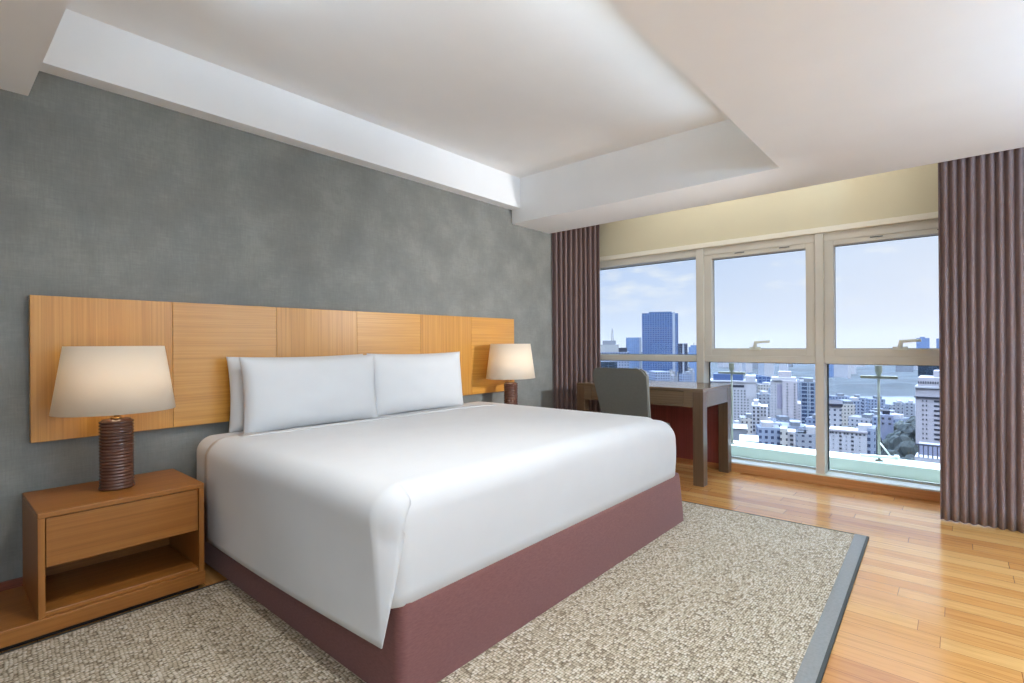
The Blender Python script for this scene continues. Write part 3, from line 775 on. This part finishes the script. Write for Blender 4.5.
building('office_block', 'blue office block at the foot of the tallest tower, behind the chair', 'building', 655, 670, 372, 620, 30, FAC[3], .3)

# centre pane
t, w_, h_ = building('hotel_block', 'big white hotel block with blue glass box on its roof, beside the desk', 'building', 706, 755.5, 381, 430, 26, M['city_white'], -.05)
sub(t, 'roof_box', M['roof_blue'], (-w_/2+5, w_/2-10, 3, 22, h_, h_+5.5)); sub(t, 'stair_block', M['city_white'], (w_/2-8, w_/2-.5, -.3, 20, h_-14, h_+4.5))
sub(t, 'cornice', M['city_white'], (-w_/2-.4, w_/2+.4, -.8, 26.4, h_-.9, h_+.3))
panes(t, [(-730.75+x)*k for x in (731.5, 734.5, 737.8, 741.2, 744.4, 747.4)], [h_-8-2.9*kv*i for i in range(16)], 0, 1.15*k, 1.5*k, M['city_dark'])
sub(t, 'loggia_window', M['city_dark'], (-w_/2+4, w_/2-9, -.12, .2, h_-5.2, h_-3.2))
t, w_, h_ = building('office_block', 'blue glass block with sloping top behind the white hotel', 'building', 753, 771, 377, 560, 22, M['tower_blue'], .25)
bm = bmesh.new()
q = [(-w_/2, 0, h_), (w_/2, 0, h_), (w_/2, 22, h_), (-w_/2, 22, h_), (-w_/2, 0, h_+3), (-w_/2, 22, h_+3)]
vv = [bm.verts.new(p) for p in q]
for f in ((0, 1, 4), (3, 5, 2), (0, 4, 5, 3), (1, 2, 5, 4), (0, 3, 2, 1)): bm.faces.new([vv[i] for i in f])
obj('sloping_roof', bm, M['tower_pale'], t)
t, w_, h_ = building('apartment_tower', 'pale pink stepped apartment tower in the middle window', 'tower', 782, 797, 381, 400, 20, M['city_pink'], 0)
sub(t, 'wing', M['city_white'], (-w_/2-12.5*k, -w_/2, 3, 22, 0, h_-.5)); sub(t, 'recess', plain('lilac_render', tone(196, 188, 214), .8), (-w_/2-5.5*k, -w_/2-.2, 2.6, 3.1, 24, h_-3))
sub(t, 'penthouse', M['city_pink'], (-w_/2-4*k, w_/2-6*k, 5, 16, h_, h_+7)); sub(t, 'roof_frame', M['city_white'], (-w_/2-11*k, w_/2-1*k, 2, 18, h_, h_+2.4)); sub(t, 'low_wing', M['city_pink'], (w_/2, w_/2+3.5*k, -1, 20, 0, h_-22*kv))
panes(t, [-w_/2+5*k, -w_/2+12.3*k], [h_-2.4-2.8*kv*i for i in range(20)], 0, 1.6*k, 1.1*k, M['city_dark'])
panes(t, [-w_/2-10.7*k, -w_/2-7.3*k], [h_-3-2.9*kv*i for i in range(18)], 3, .8*k, 1.2*k, M['city_dark'])
panes(t, [w_/2+1.6*k], [h_-24*kv-2.8*kv*i for i in range(10)], -1, .8*k, 1.2*k, M['city_dark'])
t, w_, h_ = building('office_tower', 'dark glass tower with white grid lines left of the second mullion', 'tower', 799.5, 815.5, 382, 450, 24, M['tower_grid'])
sub(t, 'roof_plant', M['city_grey'], (-w_/2+3, w_/2-2, 4, 18, h_, h_+3)); sub(t, 'fin', M['tower_strip'], (1.2, 2.0, -.5, 0, 16, h_))
t, w_, h_ = building('apartment_block', 'white apartment block with black square windows below the sloping glass block', 'building', 751.5, 760, 405.5, 300, 16, M['city_white'])
sub(t, 'rear_wing', M['city_white'], (w_/2, w_/2+7.5*k, 2, 14, 0, h_-.6)); sub(t, 'roof_room', M['city_white'], (-w_/2+1, w_/2-1, 3, 12, h_, h_+2.6))
panes(t, [-w_/2+2*k, -w_/2+6.2*k], [h_-2.6*kv-3.7*kv*i for i in range(7)], 0, 2.1*k, 2.4*k, M['city_dark'])
panes(t, [w_/2+1.4*k, w_/2+4.6*k], [h_-2.6*kv-3.6*kv*i for i in range(3)], 2, 1.6*k, 2*k, M['city_dark'])
def shed(label, x0, x1, yt, d, dp, wall, roof, rise, group=None, yaw=0):
    t, w_, h_ = building('shed', label, 'building', x0, x1, yt, d, dp, wall, yaw, group)
    bm = bmesh.new()
    vv = [bm.verts.new(p) for p in ((-w_/2-.5, -.6, h_), (w_/2+.5, -.6, h_), (w_/2+.5, dp+.6, h_), (-w_/2-.5, dp+.6, h_), (-w_/2-.5, dp*.55, h_+rise), (w_/2+.5, dp*.55, h_+rise))]
    for f in ((0, 1, 5, 4), (2, 3, 4, 5), (0, 4, 3), (1, 2, 5), (0, 3, 2, 1)): bm.faces.new([vv[i] for i in f])
    obj('roof', bm, roof, t)
shed('bright white pitched-roof shed just above the outer ledge, right of the desk', 739.5, 757, 441, 262, 17, M['city_grey'], M['roof_white'], 1.6)
shed('long white flat-pitched roof above the bright white shed', 729, 746, 428.5, 300, 18, M['city_grey'], M['roof_white'], 1.0)
t, w_, h_ = building('apartment_block', 'pale blue-grey block above the ledge in the middle of the centre window', 'building', 757.5, 780, 428, 282, 14, FAC[3], .1)
sub(t, 'roof_room', M['city_white'], (-w_/2+2, -w_/2+8, 3, 10, h_, h_+2.6))
t, w_, h_ = building('apartment_block', 'narrow brown and pink block at the foot of the pink tower', 'building', 779.5, 787, 429, 276, 12, FAC[2], 0)
t, w_, h_ = building('apartment_block', 'small white block with three dark openings under the pink tower', 'building', 787, 795, 432, 284, 12, M['city_white'])
panes(t, [0], [h_-2, h_-4.4, h_-6.8], 0, 1.6, 1.2, M['city_dark'])
t, w_, h_ = building('apartment_block', 'low block with shaded terrace roof in front of the gridded tower', 'building', 796, 816, 434, 300, 12, FAC[1], .15)
sub(t, 'roof_canopy', M['city_dark'], (-w_/2, w_/2-4, 1, 8, h_+1.6, h_+2)); sub(t, 'roof_room', M['city_white'], (w_/2-5, w_/2, 1, 9, h_, h_+4))

# right pane
t, w_, h_ = building('apartment_block', 'pale blue block with dark flat roof right of the second mullion', 'building', 822, 841, 406, 340, 24, FAC[0], 0)
sub(t, 'roof_slab', M['city_dark'], (-w_/2-.6, w_/2+.8, -.8, 24.6, h_, h_+1.6))
t, w_, h_ = building('apartment_block', 'long white apartment block with dark arched top row above the ledge', 'building', 827, 866, 431.5, 262, 16, M['city_white'], -.06)
sub(t, 'parapet', M['city_pink'], (-w_/2-.3, w_/2+.3, -.4, .4, h_-.2, h_+.7)); sub(t, 'roof_room', M['city_white'], (w_/2-9*k, w_/2+4*k, 4, 12, h_, h_+3.2)); sub(t, 'side_block', FAC[3], (w_/2, w_/2+8*k, 1.5, 15, 0, h_+2.2))
panes(t, [(-846.5+x)*k for x in (829.6, 832, 835.6, 839.5, 844, 847, 851.6, 855.8, 859.5, 863.5)], [h_-1.15*kv-.5], 0, 2.0*k, 2.0*k, M['city_dark'])
panes(t, [(-846.5+x)*k for x in (839.8, 851.8)], [h_-5.2*kv-4.1*kv*i for i in range(5)], 0, 2.6*k, 2.2*k, M['city_dark'])
panes(t, [(-846.5+x)*k for x in (832.5, 845.6, 859)], [h_-5.4*kv-4.1*kv*i for i in range(5)], 0, 1.3*k, .8*k, M['city_dark'])
t, w_, h_ = building('house', 'lilac-grey house with dark roof garden behind the right-hand railing post', 'building', 880.5, 893, 415, 320, 16, plain('lilac_grey_render', tone(170, 176, 206), .8), .1)
sub(t, 'roof_room', M['city_dark'], (-w_/2+1, w_/2-1.5, 2, 10, h_, h_+2.4))
panes(t, [-2.2, 1.2], [h_-2.2, h_-5.4], 0, 1.4, 1.2, M['city_dark'])
t, w_, h_ = building('apartment_tower', 'large pale pink apartment building beside the right-hand curtain', 'building', 914.5, 962, 388, 268, 24, M['city_pink'], -.04)
sub(t, 'cornice', M['city_white'], (-w_/2-.3, w_/2+.3, -.8, 24, h_-.4, h_+.5)); sub(t, 'crown', M['city_pink'], (-w_/2+1, w_/2, .8, 22, h_, h_+5.2)); sub(t, 'upper_crown', M['city_pink'], (-w_/2+18*k, w_/2, 5, 20, h_+5.2, h_+8.6))
sub(t, 'string_course', M['city_dark'], (-w_/2-.6, w_/2+.6, -.7, 0, h_-17*kv*.62, h_-15*kv*.62))
panes(t, [(-938.2+x)*k for x in lin(917.8, 950, 14)], [h_+2.6], .75, 1.2*k, 3.0*k, M['city_dark'])
rows = [h_-13.5*kv-4.75*kv*i for i in range(10)]
panes(t, [(-938.2+x)*k for x in (922.2, 925.9)], rows, 0, 1.3*k, 2.2*k, M['city_dark'])
panes(t, [(-938.2+x)*k for x in (936.5, 947)], rows, 0, 6.0*k, 2.4*k, M['city_dark'])
t, w_, h_ = building('podium', 'low podium with dark railing below the large pale pink apartment building', 'building', 913.5, 960, 459, 232, 12, M['city_white'], -.04)
sub(t, 'terrace_wall', plain('lilac_terrace_render', tone(176, 178, 204), .8), (-w_/2+1, w_/2, 7, 12, h_, h_+5.2))
sub(t, 'hand_rail', M['rail'], (-w_/2, w_/2, -.3, .2, h_+5.4, h_+6.1))
for xx in lin(-w_/2+1.5, w_/2-1.5, 9): sub(t, 'rail_post', M['rail'], (xx-.2, xx+.2, -.2, .2, h_, h_+5.4))
t, w_, h_ = building('office_tower', 'dark teal glass tower rising behind the large pale pink building', 'tower', 917.5, 955, 363, 420, 30, M['tower_teal'])
sub(t, 'roof_plant', M['tower_strip'], (-w_/2+9, -w_/2+14, 4, 12, h_, h_+1.2))
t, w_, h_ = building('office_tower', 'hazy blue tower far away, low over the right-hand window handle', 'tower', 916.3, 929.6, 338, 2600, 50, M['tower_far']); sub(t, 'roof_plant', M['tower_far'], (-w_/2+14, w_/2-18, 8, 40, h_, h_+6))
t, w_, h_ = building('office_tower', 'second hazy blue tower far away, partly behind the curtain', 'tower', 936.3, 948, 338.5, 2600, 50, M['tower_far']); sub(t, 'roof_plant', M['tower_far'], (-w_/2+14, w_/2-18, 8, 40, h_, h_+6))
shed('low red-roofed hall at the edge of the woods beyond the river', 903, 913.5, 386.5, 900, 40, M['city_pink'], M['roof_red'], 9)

# crowded roofs between
rnd = random.Random(21); placed = []
def filler(n, xa, xb, da, db, ha, hb, group, label):
    for i in range(n):
        d = rnd.uniform(da, db); x = rnd.uniform(xa, xb); h = rnd.uniform(ha, hb); w = rnd.uniform(9, 20); dp = rnd.uniform(8, 16)
        p = at(x, 350, d); t = thing('city_house', label, 'building', (p.x, p.y, GZ), group); t.rotation_euler = (0, 0, math.atan2(rt.y, rt.x)-math.atan((x-512)/F)+rnd.choice((-.35, -.1, .12, .4)))
        if any((Vector((p.x, p.y))-q).length < 15 for q in placed) or any((Vector((p.x, p.y))-q).length < rr_+11 for q, rr_ in BLD):
            bpy.data.objects.remove(t); continue
        placed.append(Vector((p.x, p.y)))
        sub(t, 'body', rnd.choice(FAC), (-w/2, w/2, 0, dp, 0, h)); q = rnd.uniform(-.25, .1)*w
        sub(t, 'roof_room', rnd.choice((M['city_white'], M['roof_grey'], M['city_grey'])), (q, q+w*.35, 1.5, dp*.6, h, h+2.6))
filler(70, 716, 818, 305, 395, 12, 24, 'crowded houses below the centre window', 'small low house among the crowded roofs between the hotel and the pink tower')
filler(24, 745, 822, 470, 640, 16, 34, 'houses behind the towers', 'small house glimpsed between the towers of the centre window')
filler(56, 838, 916, 345, 540, 8, 20, 'houses along the river', 'small pale house among the riverside roofs in the right-hand window')
filler(14, 822, 880, 285, 330, 10, 20, 'houses behind the long white block', 'small low house just behind the long white apartment block')
filler(40, 600, 700, 640, 860, 20, 42, 'houses at the towers feet', 'hazy mid-rise house at the foot of the left-hand towers')

def tree_mesh(seed, m):
    r_ = random.Random(seed); bm = bmesh.new()
    for i in range(9):
        c = Vector((r_.uniform(-3, 3), r_.uniform(-3, 3), r_.uniform(5, 11))); s = r_.uniform(2.2, 3.6)
        v0 = len(bm.verts); bmesh.ops.create_icosphere(bm, subdivisions=2, radius=s, matrix=Matrix.Translation(c))
        bm.verts.ensure_lookup_table()
        for v in list(bm.verts)[v0:]: v.co += (v.co-c)*.35*mnoise.noise(v.co*.7+Vector((seed, 0, 0)))
    return bm
trees = []
for k_ in range(3):
    t = thing('tree', '', 'tree', (0, 0, GZ)); obj('crown', tree_mesh(k_, M['leaf']), M['leaf'] if k_ != 1 else M['leaf2'], t)
    bm = bmesh.new(); cyl(bm, (0, 0, 0), (0, 0, 7), .5, .3, 8); obj('trunk', bm, M['trunk'], t); trees.append(t)
spots = [(893, 268, 1.15), (898, 282, 1.5), (904, 276, 1.6), (909, 288, 1.7), (901, 262, 1.1), (909, 266, 1.1), (888, 262, .8), (896, 300, 1.4), (903, 312, 1.5), (911, 306, 1.6), (886, 285, 1.0), (876, 270, .75), (912, 325, 1.7), (906, 330, 1.5)]
used = set()
for i, (x, d, s) in enumerate(spots):
    p = at(x, 350, d); lab = 'dark green tree in the clump left of the large pale pink building'
    if i % 3 not in used: used.add(i % 3); t = trees[i % 3]; t.location = (p.x, p.y, GZ); t['label'] = lab; t['group'] = 'trees beside the pink building'
    else: t = dup(trees[i % 3], (p.x, p.y, GZ), lab, 'trees beside the pink building')
    t.scale = (s*.9, s*.9, s*1.25); t.rotation_euler = (0, 0, i*1.3)
for i in range(12):
    x = 833+3.6*i; d = 300+(i*37 % 11); p = at(x, 350, d)
    t = dup(trees[i % 3], (p.x, p.y, GZ), 'dark green tree in the row behind the long white block', 'roof-high trees behind the long white block'); t.scale = (.85, .85, 1.95); t.rotation_euler = (0, 0, i*2.1)

# ground, river, woods
bm = bmesh.new(); quad(bm, [(-300, -900), (2600, -2200), (4600, 900), (2600, 4600), (-300, 1200)], GZ-2, GZ); struct(obj('city_ground', bm, M['ground']))
a, b_, c_, d_ = at(812, 398, 1), 0, 0, 0
def gp(x, y):
    """ground point seen at a pixel"""
    v = at(x, y, 1)-Vector((0, 0, H)); k = (GZ-H)/v.z; return (v.x*k, v.y*k)
bm = bmesh.new(); quad(bm, [gp(770, 397), gp(812, 397.5), gp(900, 397.5), gp(1010, 398), gp(1010, 410), gp(900, 411), (gp(826, 413)), gp(780, 408)], GZ, GZ+.3); struct(obj('river', bm, M['water']))
bm = bmesh.new(); G = 70
def wood_h(p): return GZ+max(0, 6+7*mnoise.noise(Vector((p.x*.006, p.y*.006, 0)))+5*mnoise.noise(Vector((p.x*.02, p.y*.02, 3))))
rows = []
for i in range(G+1):
    row = []
    for j in range(G+1):
        x = 560+560*j/G; y = 396.0-(396.0-352.5)*(i/G)**.8
        g = gp(x, y); p = Vector((g[0], g[1], 0)); p.z = GZ+(wood_h(p)-GZ)*min(1, i/5); row.append(bm.verts.new(p))
    rows.append(row)
for a, b_ in zip(rows, rows[1:]):
    for j in range(G): bm.faces.new((a[j], a[j+1], b_[j+1], b_[j]))
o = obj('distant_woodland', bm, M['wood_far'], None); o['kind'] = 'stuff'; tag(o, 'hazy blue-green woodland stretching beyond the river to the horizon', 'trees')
rnd = random.Random(5); far_put = []
for i in range(26):
    x = rnd.uniform(708, 915); y = rnd.uniform(367, 384); g = gp(x, y); s = rnd.uniform(.7, 2.0)
    if any((Vector(g)-q).length < 75 for q in far_put): continue
    far_put.append(Vector(g))
    t = thing('city_house', 'tiny pale building lost in the hazy woods beyond the river', 'building', (g[0], g[1], GZ), 'far buildings in the woods'); t.rotation_euler = (0, 0, rnd.uniform(0, 3))
    sub(t, 'body', rnd.choice((M['city_white'], M['city_grey'], M['tower_pale'])), (-14*s, 14*s, -8, 8, 0, 30+10*s)); sub(t, 'roof_room', M['city_grey'], (-6*s, 3*s, -4, 4, 30+10*s, 34+10*s))

# haze hanging over the city
m = bpy.data.materials.new('haze'); m.use_nodes = True; nt = m.node_tree; nt.nodes.remove(nt.nodes['Principled BSDF'])
v = N(nt, 'ShaderNodeVolumeScatter'); v.inputs['Color'].default_value = (.038, .052, .075, 1); v.inputs['Density'].default_value = .00022; v.inputs['Anisotropy'].default_value = 0
nt.links.new(v.outputs[0], nt.nodes['Material Output'].inputs['Volume'])
bm = bmesh.new(); quad(bm, [(150, -700), (2500, -2100), (4500, 900), (2500, 4500), (150, 1000)], GZ-1, 70)
o = obj('haze', bm, m); o['kind'] = 'stuff'; tag(o, 'pale blue haze hanging over the far city', 'haze')
# ------------------------------------------------------------------ light
def add_downlight(x, y, w, n, z=ZS):  # added fill lights, out of view, to brighten room and bed
    t = thing('fill_downlight', 'added round fill light in the unseen part of the ceiling', 'fill light', (x, y, z), 'added ceiling fill lights')
    bm = bmesh.new(); lathe(bm, [(.05, -.004), (.062, -.006), (.066, 0)], n=24, cap=False); obj('trim_ring', bm, M['lip'], t, True)
    li = bpy.data.lights.new('downlight_fill', 'AREA'); li.shape = 'DISK'; li.size = .10; li.energy = w; li.color = (.94, .97, 1); li.spread = math.radians(150)
    lo = bpy.data.objects.new('downlight_fill', li); C.objects.link(lo); lo.location = (x, y, z-.003)
for i, (x, y) in enumerate([(-.6, -1.4), (.8, -1.4), (2.2, -1.4), (3.6, -1.4), (-.6, .1)]): add_downlight(x, y, 6, i)
for x, y in ((.85, 1.35), (1.75, 1.08)): add_downlight(x, y, 12, 0, ZT)

def fill_torchiere(x, y, watts, label):  # added lamp out of view, bounces fill light off the ceiling
    t = thing('fill_floor_lamp', label, 'lamp', (x, y, 0))
    bm = bmesh.new(); lathe(bm, [(.15, .0005), (.15, .012), (.03, .03), (.013, .05)], n=32); obj('base', bm, M['metal'], t, True)
    bm = bmesh.new(); cyl(bm, (0, 0, .04), (0, 0, 1.66), .012); obj('pole', bm, M['metal'], t, True)
    bm = bmesh.new(); lathe(bm, [(.012, 1.65), (.10, 1.665), (.19, 1.72), (.22, 1.79), (.216, 1.79), (.185, 1.725), (.10, 1.672), (.01, 1.66)], n=40, cap=False); obj('bowl', bm, M['lip'], t, True)
    li = bpy.data.lights.new('fill_uplight', 'AREA'); li.shape = 'DISK'; li.size = .40; li.energy = watts; li.color = (.42, .69, 1)
    lo = bpy.data.objects.new('fill_uplight', li); C.objects.link(lo); lo.location = (x, y, 1.775); lo.rotation_euler = (math.pi, 0, 0)
fill_torchiere(2.6, -1.9, 240, 'added tall unseen fill lamp by the right-hand wall near the curtain')
def fill_globe_lamp(x, y, z, watts, label):  # added lamp out of view, fills bed side and window wall
    t = thing('fill_floor_lamp', label, 'lamp', (x, y, 0))
    bm = bmesh.new(); lathe(bm, [(.15, .0005), (.15, .012), (.03, .03), (.013, .05)], n=32); obj('base', bm, M['metal'], t, True)
    bm = bmesh.new(); cyl(bm, (0, 0, .04), (0, 0, z-.17), .012); obj('pole', bm, M['metal'], t, True)
    bm = bmesh.new(); bmesh.ops.create_uvsphere(bm, u_segments=32, v_segments=16, radius=.17, matrix=Matrix.Translation((0, 0, z))); o = obj('globe_shade', bm, M['globe'], t, True)
    li = bpy.data.lights.new('fill_globe_light', 'POINT'); li.energy = watts; li.color = (.72, .87, 1); li.shadow_soft_size = .16
    lo = bpy.data.objects.new('fill_globe_light', li); C.objects.link(lo); lo.location = (x, y, z)
gm, gnt, gb = mat('fill_globe_glass'); gt_ = N(gnt, 'ShaderNodeBsdfTransparent'); gt_.inputs['Color'].default_value = (.9, .9, .9, 1)  # see-through shell around the added point lights
gnt.links.new(gt_.outputs[0], gnt.nodes['Material Output'].inputs['Surface']); M['globe'] = gm
fill_globe_lamp(-.5, -1.4, 1.4, 62, 'added globe fill lamp, unseen in the corner behind the camera')
def fill_spot_lamp(x, y, z, target, watts, label):  # added lamp out of view, brightens the right end of the headboard wall
    t = thing('fill_floor_lamp', label, 'lamp', (x, y, 0))
    d = (Vector(target)-Vector((x, y, z))).normalized(); hd = Vector((0, 0, z))
    bm = bmesh.new(); lathe(bm, [(.15, .0005), (.15, .012), (.03, .03), (.013, .05)], n=32); obj('base', bm, M['metal'], t, True)
    bm = bmesh.new(); cyl(bm, (0, 0, .04), tuple(hd-d*.06), .012); obj('pole', bm, M['metal'], t, True)
    bm = bmesh.new(); cyl(bm, tuple(hd-d*.08), tuple(hd-d*.03), .045, .06, 24); cyl(bm, tuple(hd-d*.03), tuple(hd-d*.028), .06, .085, 24); obj('lamp_head', bm, M['metal'], t)
    li = bpy.data.lights.new('spot', 'SPOT'); li.energy = watts; li.spot_size = math.radians(54); li.spot_blend = 1; li.shadow_soft_size = .08; li.color = (.95, .97, 1)
    lo = bpy.data.objects.new('spot', li); C.objects.link(lo); lo.location = (x, y, z); lo.rotation_euler = d.to_track_quat('-Z', 'Y').to_euler()
fill_globe_lamp(3.6, -2.2, 1.45, 60, 'added globe fill lamp, unseen by the wall to the right of the camera')
fill_spot_lamp(3.92, -.80, 1.62, (3.55, 3.17, 1.50), 390, 'added unseen fill lamp with a small angled head beside the right-hand curtain')

# added strip, unseen behind the near edge, fills the ceiling recess with light
ct = thing('fill_cove', 'added long fill strip, unseen inside the near edge of the ceiling recess', 'fill light', (2.0, .868, 2.44))
bm = bmesh.new(); bx(bm, -1.55, 1.55, 0, .05, 0, .02, .004, 1); bx(bm, -1.55, 1.55, .044, .05, .02, .05); obj('channel', bm, M['lip'], ct)
li = bpy.data.lights.new('fill_cove_strip', 'AREA'); li.shape = 'RECTANGLE'; li.size = 3.0; li.size_y = .03; li.energy = 31; li.spread = math.radians(70); li.color = (.62, .81, 1)
lo = bpy.data.objects.new('fill_cove_strip', li); C.objects.link(lo); lo.location = (2.0, .895, 2.475); lo.rotation_euler = (math.radians(90+2), 0, 0)
ct = thing('fill_cove', 'added fill strip, unseen inside the left edge of the ceiling recess', 'fill light', (.331, 1.6, 2.44))  # second added strip, out of view, lights the left of the recess
bm = bmesh.new(); bx(bm, 0, .05, -.7, .7, 0, .02, .004, 1); bx(bm, .044, .05, -.7, .7, .02, .05); obj('channel', bm, M['lip'], ct)
li = bpy.data.lights.new('fill_cove_strip', 'AREA'); li.shape = 'RECTANGLE'; li.size = .03; li.size_y = 1.4; li.energy = 42; li.spread = math.radians(80); li.color = (.62, .81, 1)
lo = bpy.data.objects.new('fill_cove_strip', li); C.objects.link(lo); lo.location = (.362, 1.6, 2.475); lo.rotation_euler = (0, math.radians(-92), 0)
pt = thing('fill_cove', 'added fill strip hidden in the curtain recess above the window', 'fill light', (4.275, 1.3, 2.60))  # added hidden strip, lifts the beige panel over the windows
bm = bmesh.new(); bx(bm, -.008, .03, -1.2, 1.2, 0, .03, .003, 1); obj('channel', bm, M['lip'], pt)
li = bpy.data.lights.new('fill_pocket_strip', 'AREA'); li.shape = 'RECTANGLE'; li.size = .02; li.size_y = 2.4; li.energy = 4.5; li.color = (.95, .97, 1)
lo = bpy.data.objects.new('fill_pocket_strip', li); C.objects.link(lo); lo.location = (4.315, 1.3, 2.61); lo.rotation_euler = (0, math.radians(-50), 0)

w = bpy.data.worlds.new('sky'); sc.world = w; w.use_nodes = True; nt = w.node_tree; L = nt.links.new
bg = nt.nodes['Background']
tc = N(nt, 'ShaderNodeTexCoord'); sp = N(nt, 'ShaderNodeSeparateXYZ'); L(tc.outputs['Generated'], sp.inputs[0])
rl = ramp(nt, [(0, srgb(226, 234, 248)), (.04, srgb(216, 229, 250)), (.14, srgb(196, 216, 248)), (.25, srgb(176, 203, 245)), (.6, srgb(170, 200, 245))])
rr = ramp(nt, [(0, srgb(238, 241, 250)), (.08, srgb(232, 238, 252)), (.2, srgb(218, 230, 252)), (.6, srgb(200, 220, 250))])
L(sp.outputs['Z'], rl.inputs['Fac']); L(sp.outputs['Z'], rr.inputs['Fac'])
mr = N(nt, 'ShaderNodeMapRange'); mr.inputs['From Min'].default_value = .5; mr.inputs['From Max'].default_value = 0.02; L(sp.outputs['Y'], mr.inputs['Value'])
m1 = N(nt, 'ShaderNodeMix', data_type='RGBA'); L(mr.outputs[0], m1.inputs['Factor']); L(rl.outputs[0], m1.inputs['A']); L(rr.outputs[0], m1.inputs['B'])
# thin clouds
mp = N(nt, 'ShaderNodeMapping'); mp.inputs['Scale'].default_value = (7, 9, 26); mp.inputs['Location'].default_value = (.3, .0, .15); L(tc.outputs['Generated'], mp.inputs['Vector'])
nz_ = N(nt, 'ShaderNodeTexNoise'); nz_.inputs['Scale'].default_value = 1; nz_.inputs['Detail'].default_value = 7; nz_.inputs['Roughness'].default_value = .55; L(mp.outputs[0], nz_.inputs['Vector'])
cr = ramp(nt, [(.52, (0, 0, 0)), (.72, (1, 1, 1))]); L(nz_.outputs['Fac'], cr.inputs['Fac'])
bz = ramp(nt, [(.03, (0, 0, 0)), (.10, (1, 1, 1)), (.15, (1, 1, 1)), (.19, (.1, .1, .1)), (.5, (.2, .2, .2))]); L(sp.outputs['Z'], bz.inputs['Fac'])
mu = N(nt, 'ShaderNodeMath', operation='MULTIPLY'); L(cr.outputs[0], mu.inputs[0]); L(bz.outputs[0], mu.inputs[1])
m2 = N(nt, 'ShaderNodeMix', data_type='RGBA'); m2.inputs['B'].default_value = srgb(246, 248, 252); L(mu.outputs[0], m2.inputs['Factor']); L(m1.outputs['Result'], m2.inputs['A'])
L(m2.outputs['Result'], bg.inputs['Color'])
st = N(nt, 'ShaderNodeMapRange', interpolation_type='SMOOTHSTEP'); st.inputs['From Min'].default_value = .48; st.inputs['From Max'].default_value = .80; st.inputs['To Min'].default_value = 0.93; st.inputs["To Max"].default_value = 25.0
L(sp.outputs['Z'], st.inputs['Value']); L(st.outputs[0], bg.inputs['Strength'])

sun = bpy.data.lights.new('sun', 'SUN'); sun.energy = 1.5; sun.angle = .02; sun.color = (1, .95, .88)
so = bpy.data.objects.new('sun', sun); C.objects.link(so)
so.rotation_euler = Vector((.62, .35, -.70)).to_track_quat('-Z', 'Y').to_euler()

vs = sc.view_settings; vs.view_transform = 'Standard'; vs.look = 'None'; vs.exposure = 0.12; vs.gamma = 1; vs.use_curve_mapping = False
sc.cycles.use_denoising = True
sc.cycles.max_bounces = 10; sc.cycles.diffuse_bounces = 6; sc.cycles.transparent_max_bounces = 16; sc.cycles.sample_clamp_indirect = 6
sc.cycles.caustics_reflective = False; sc.cycles.caustics_refractive = False
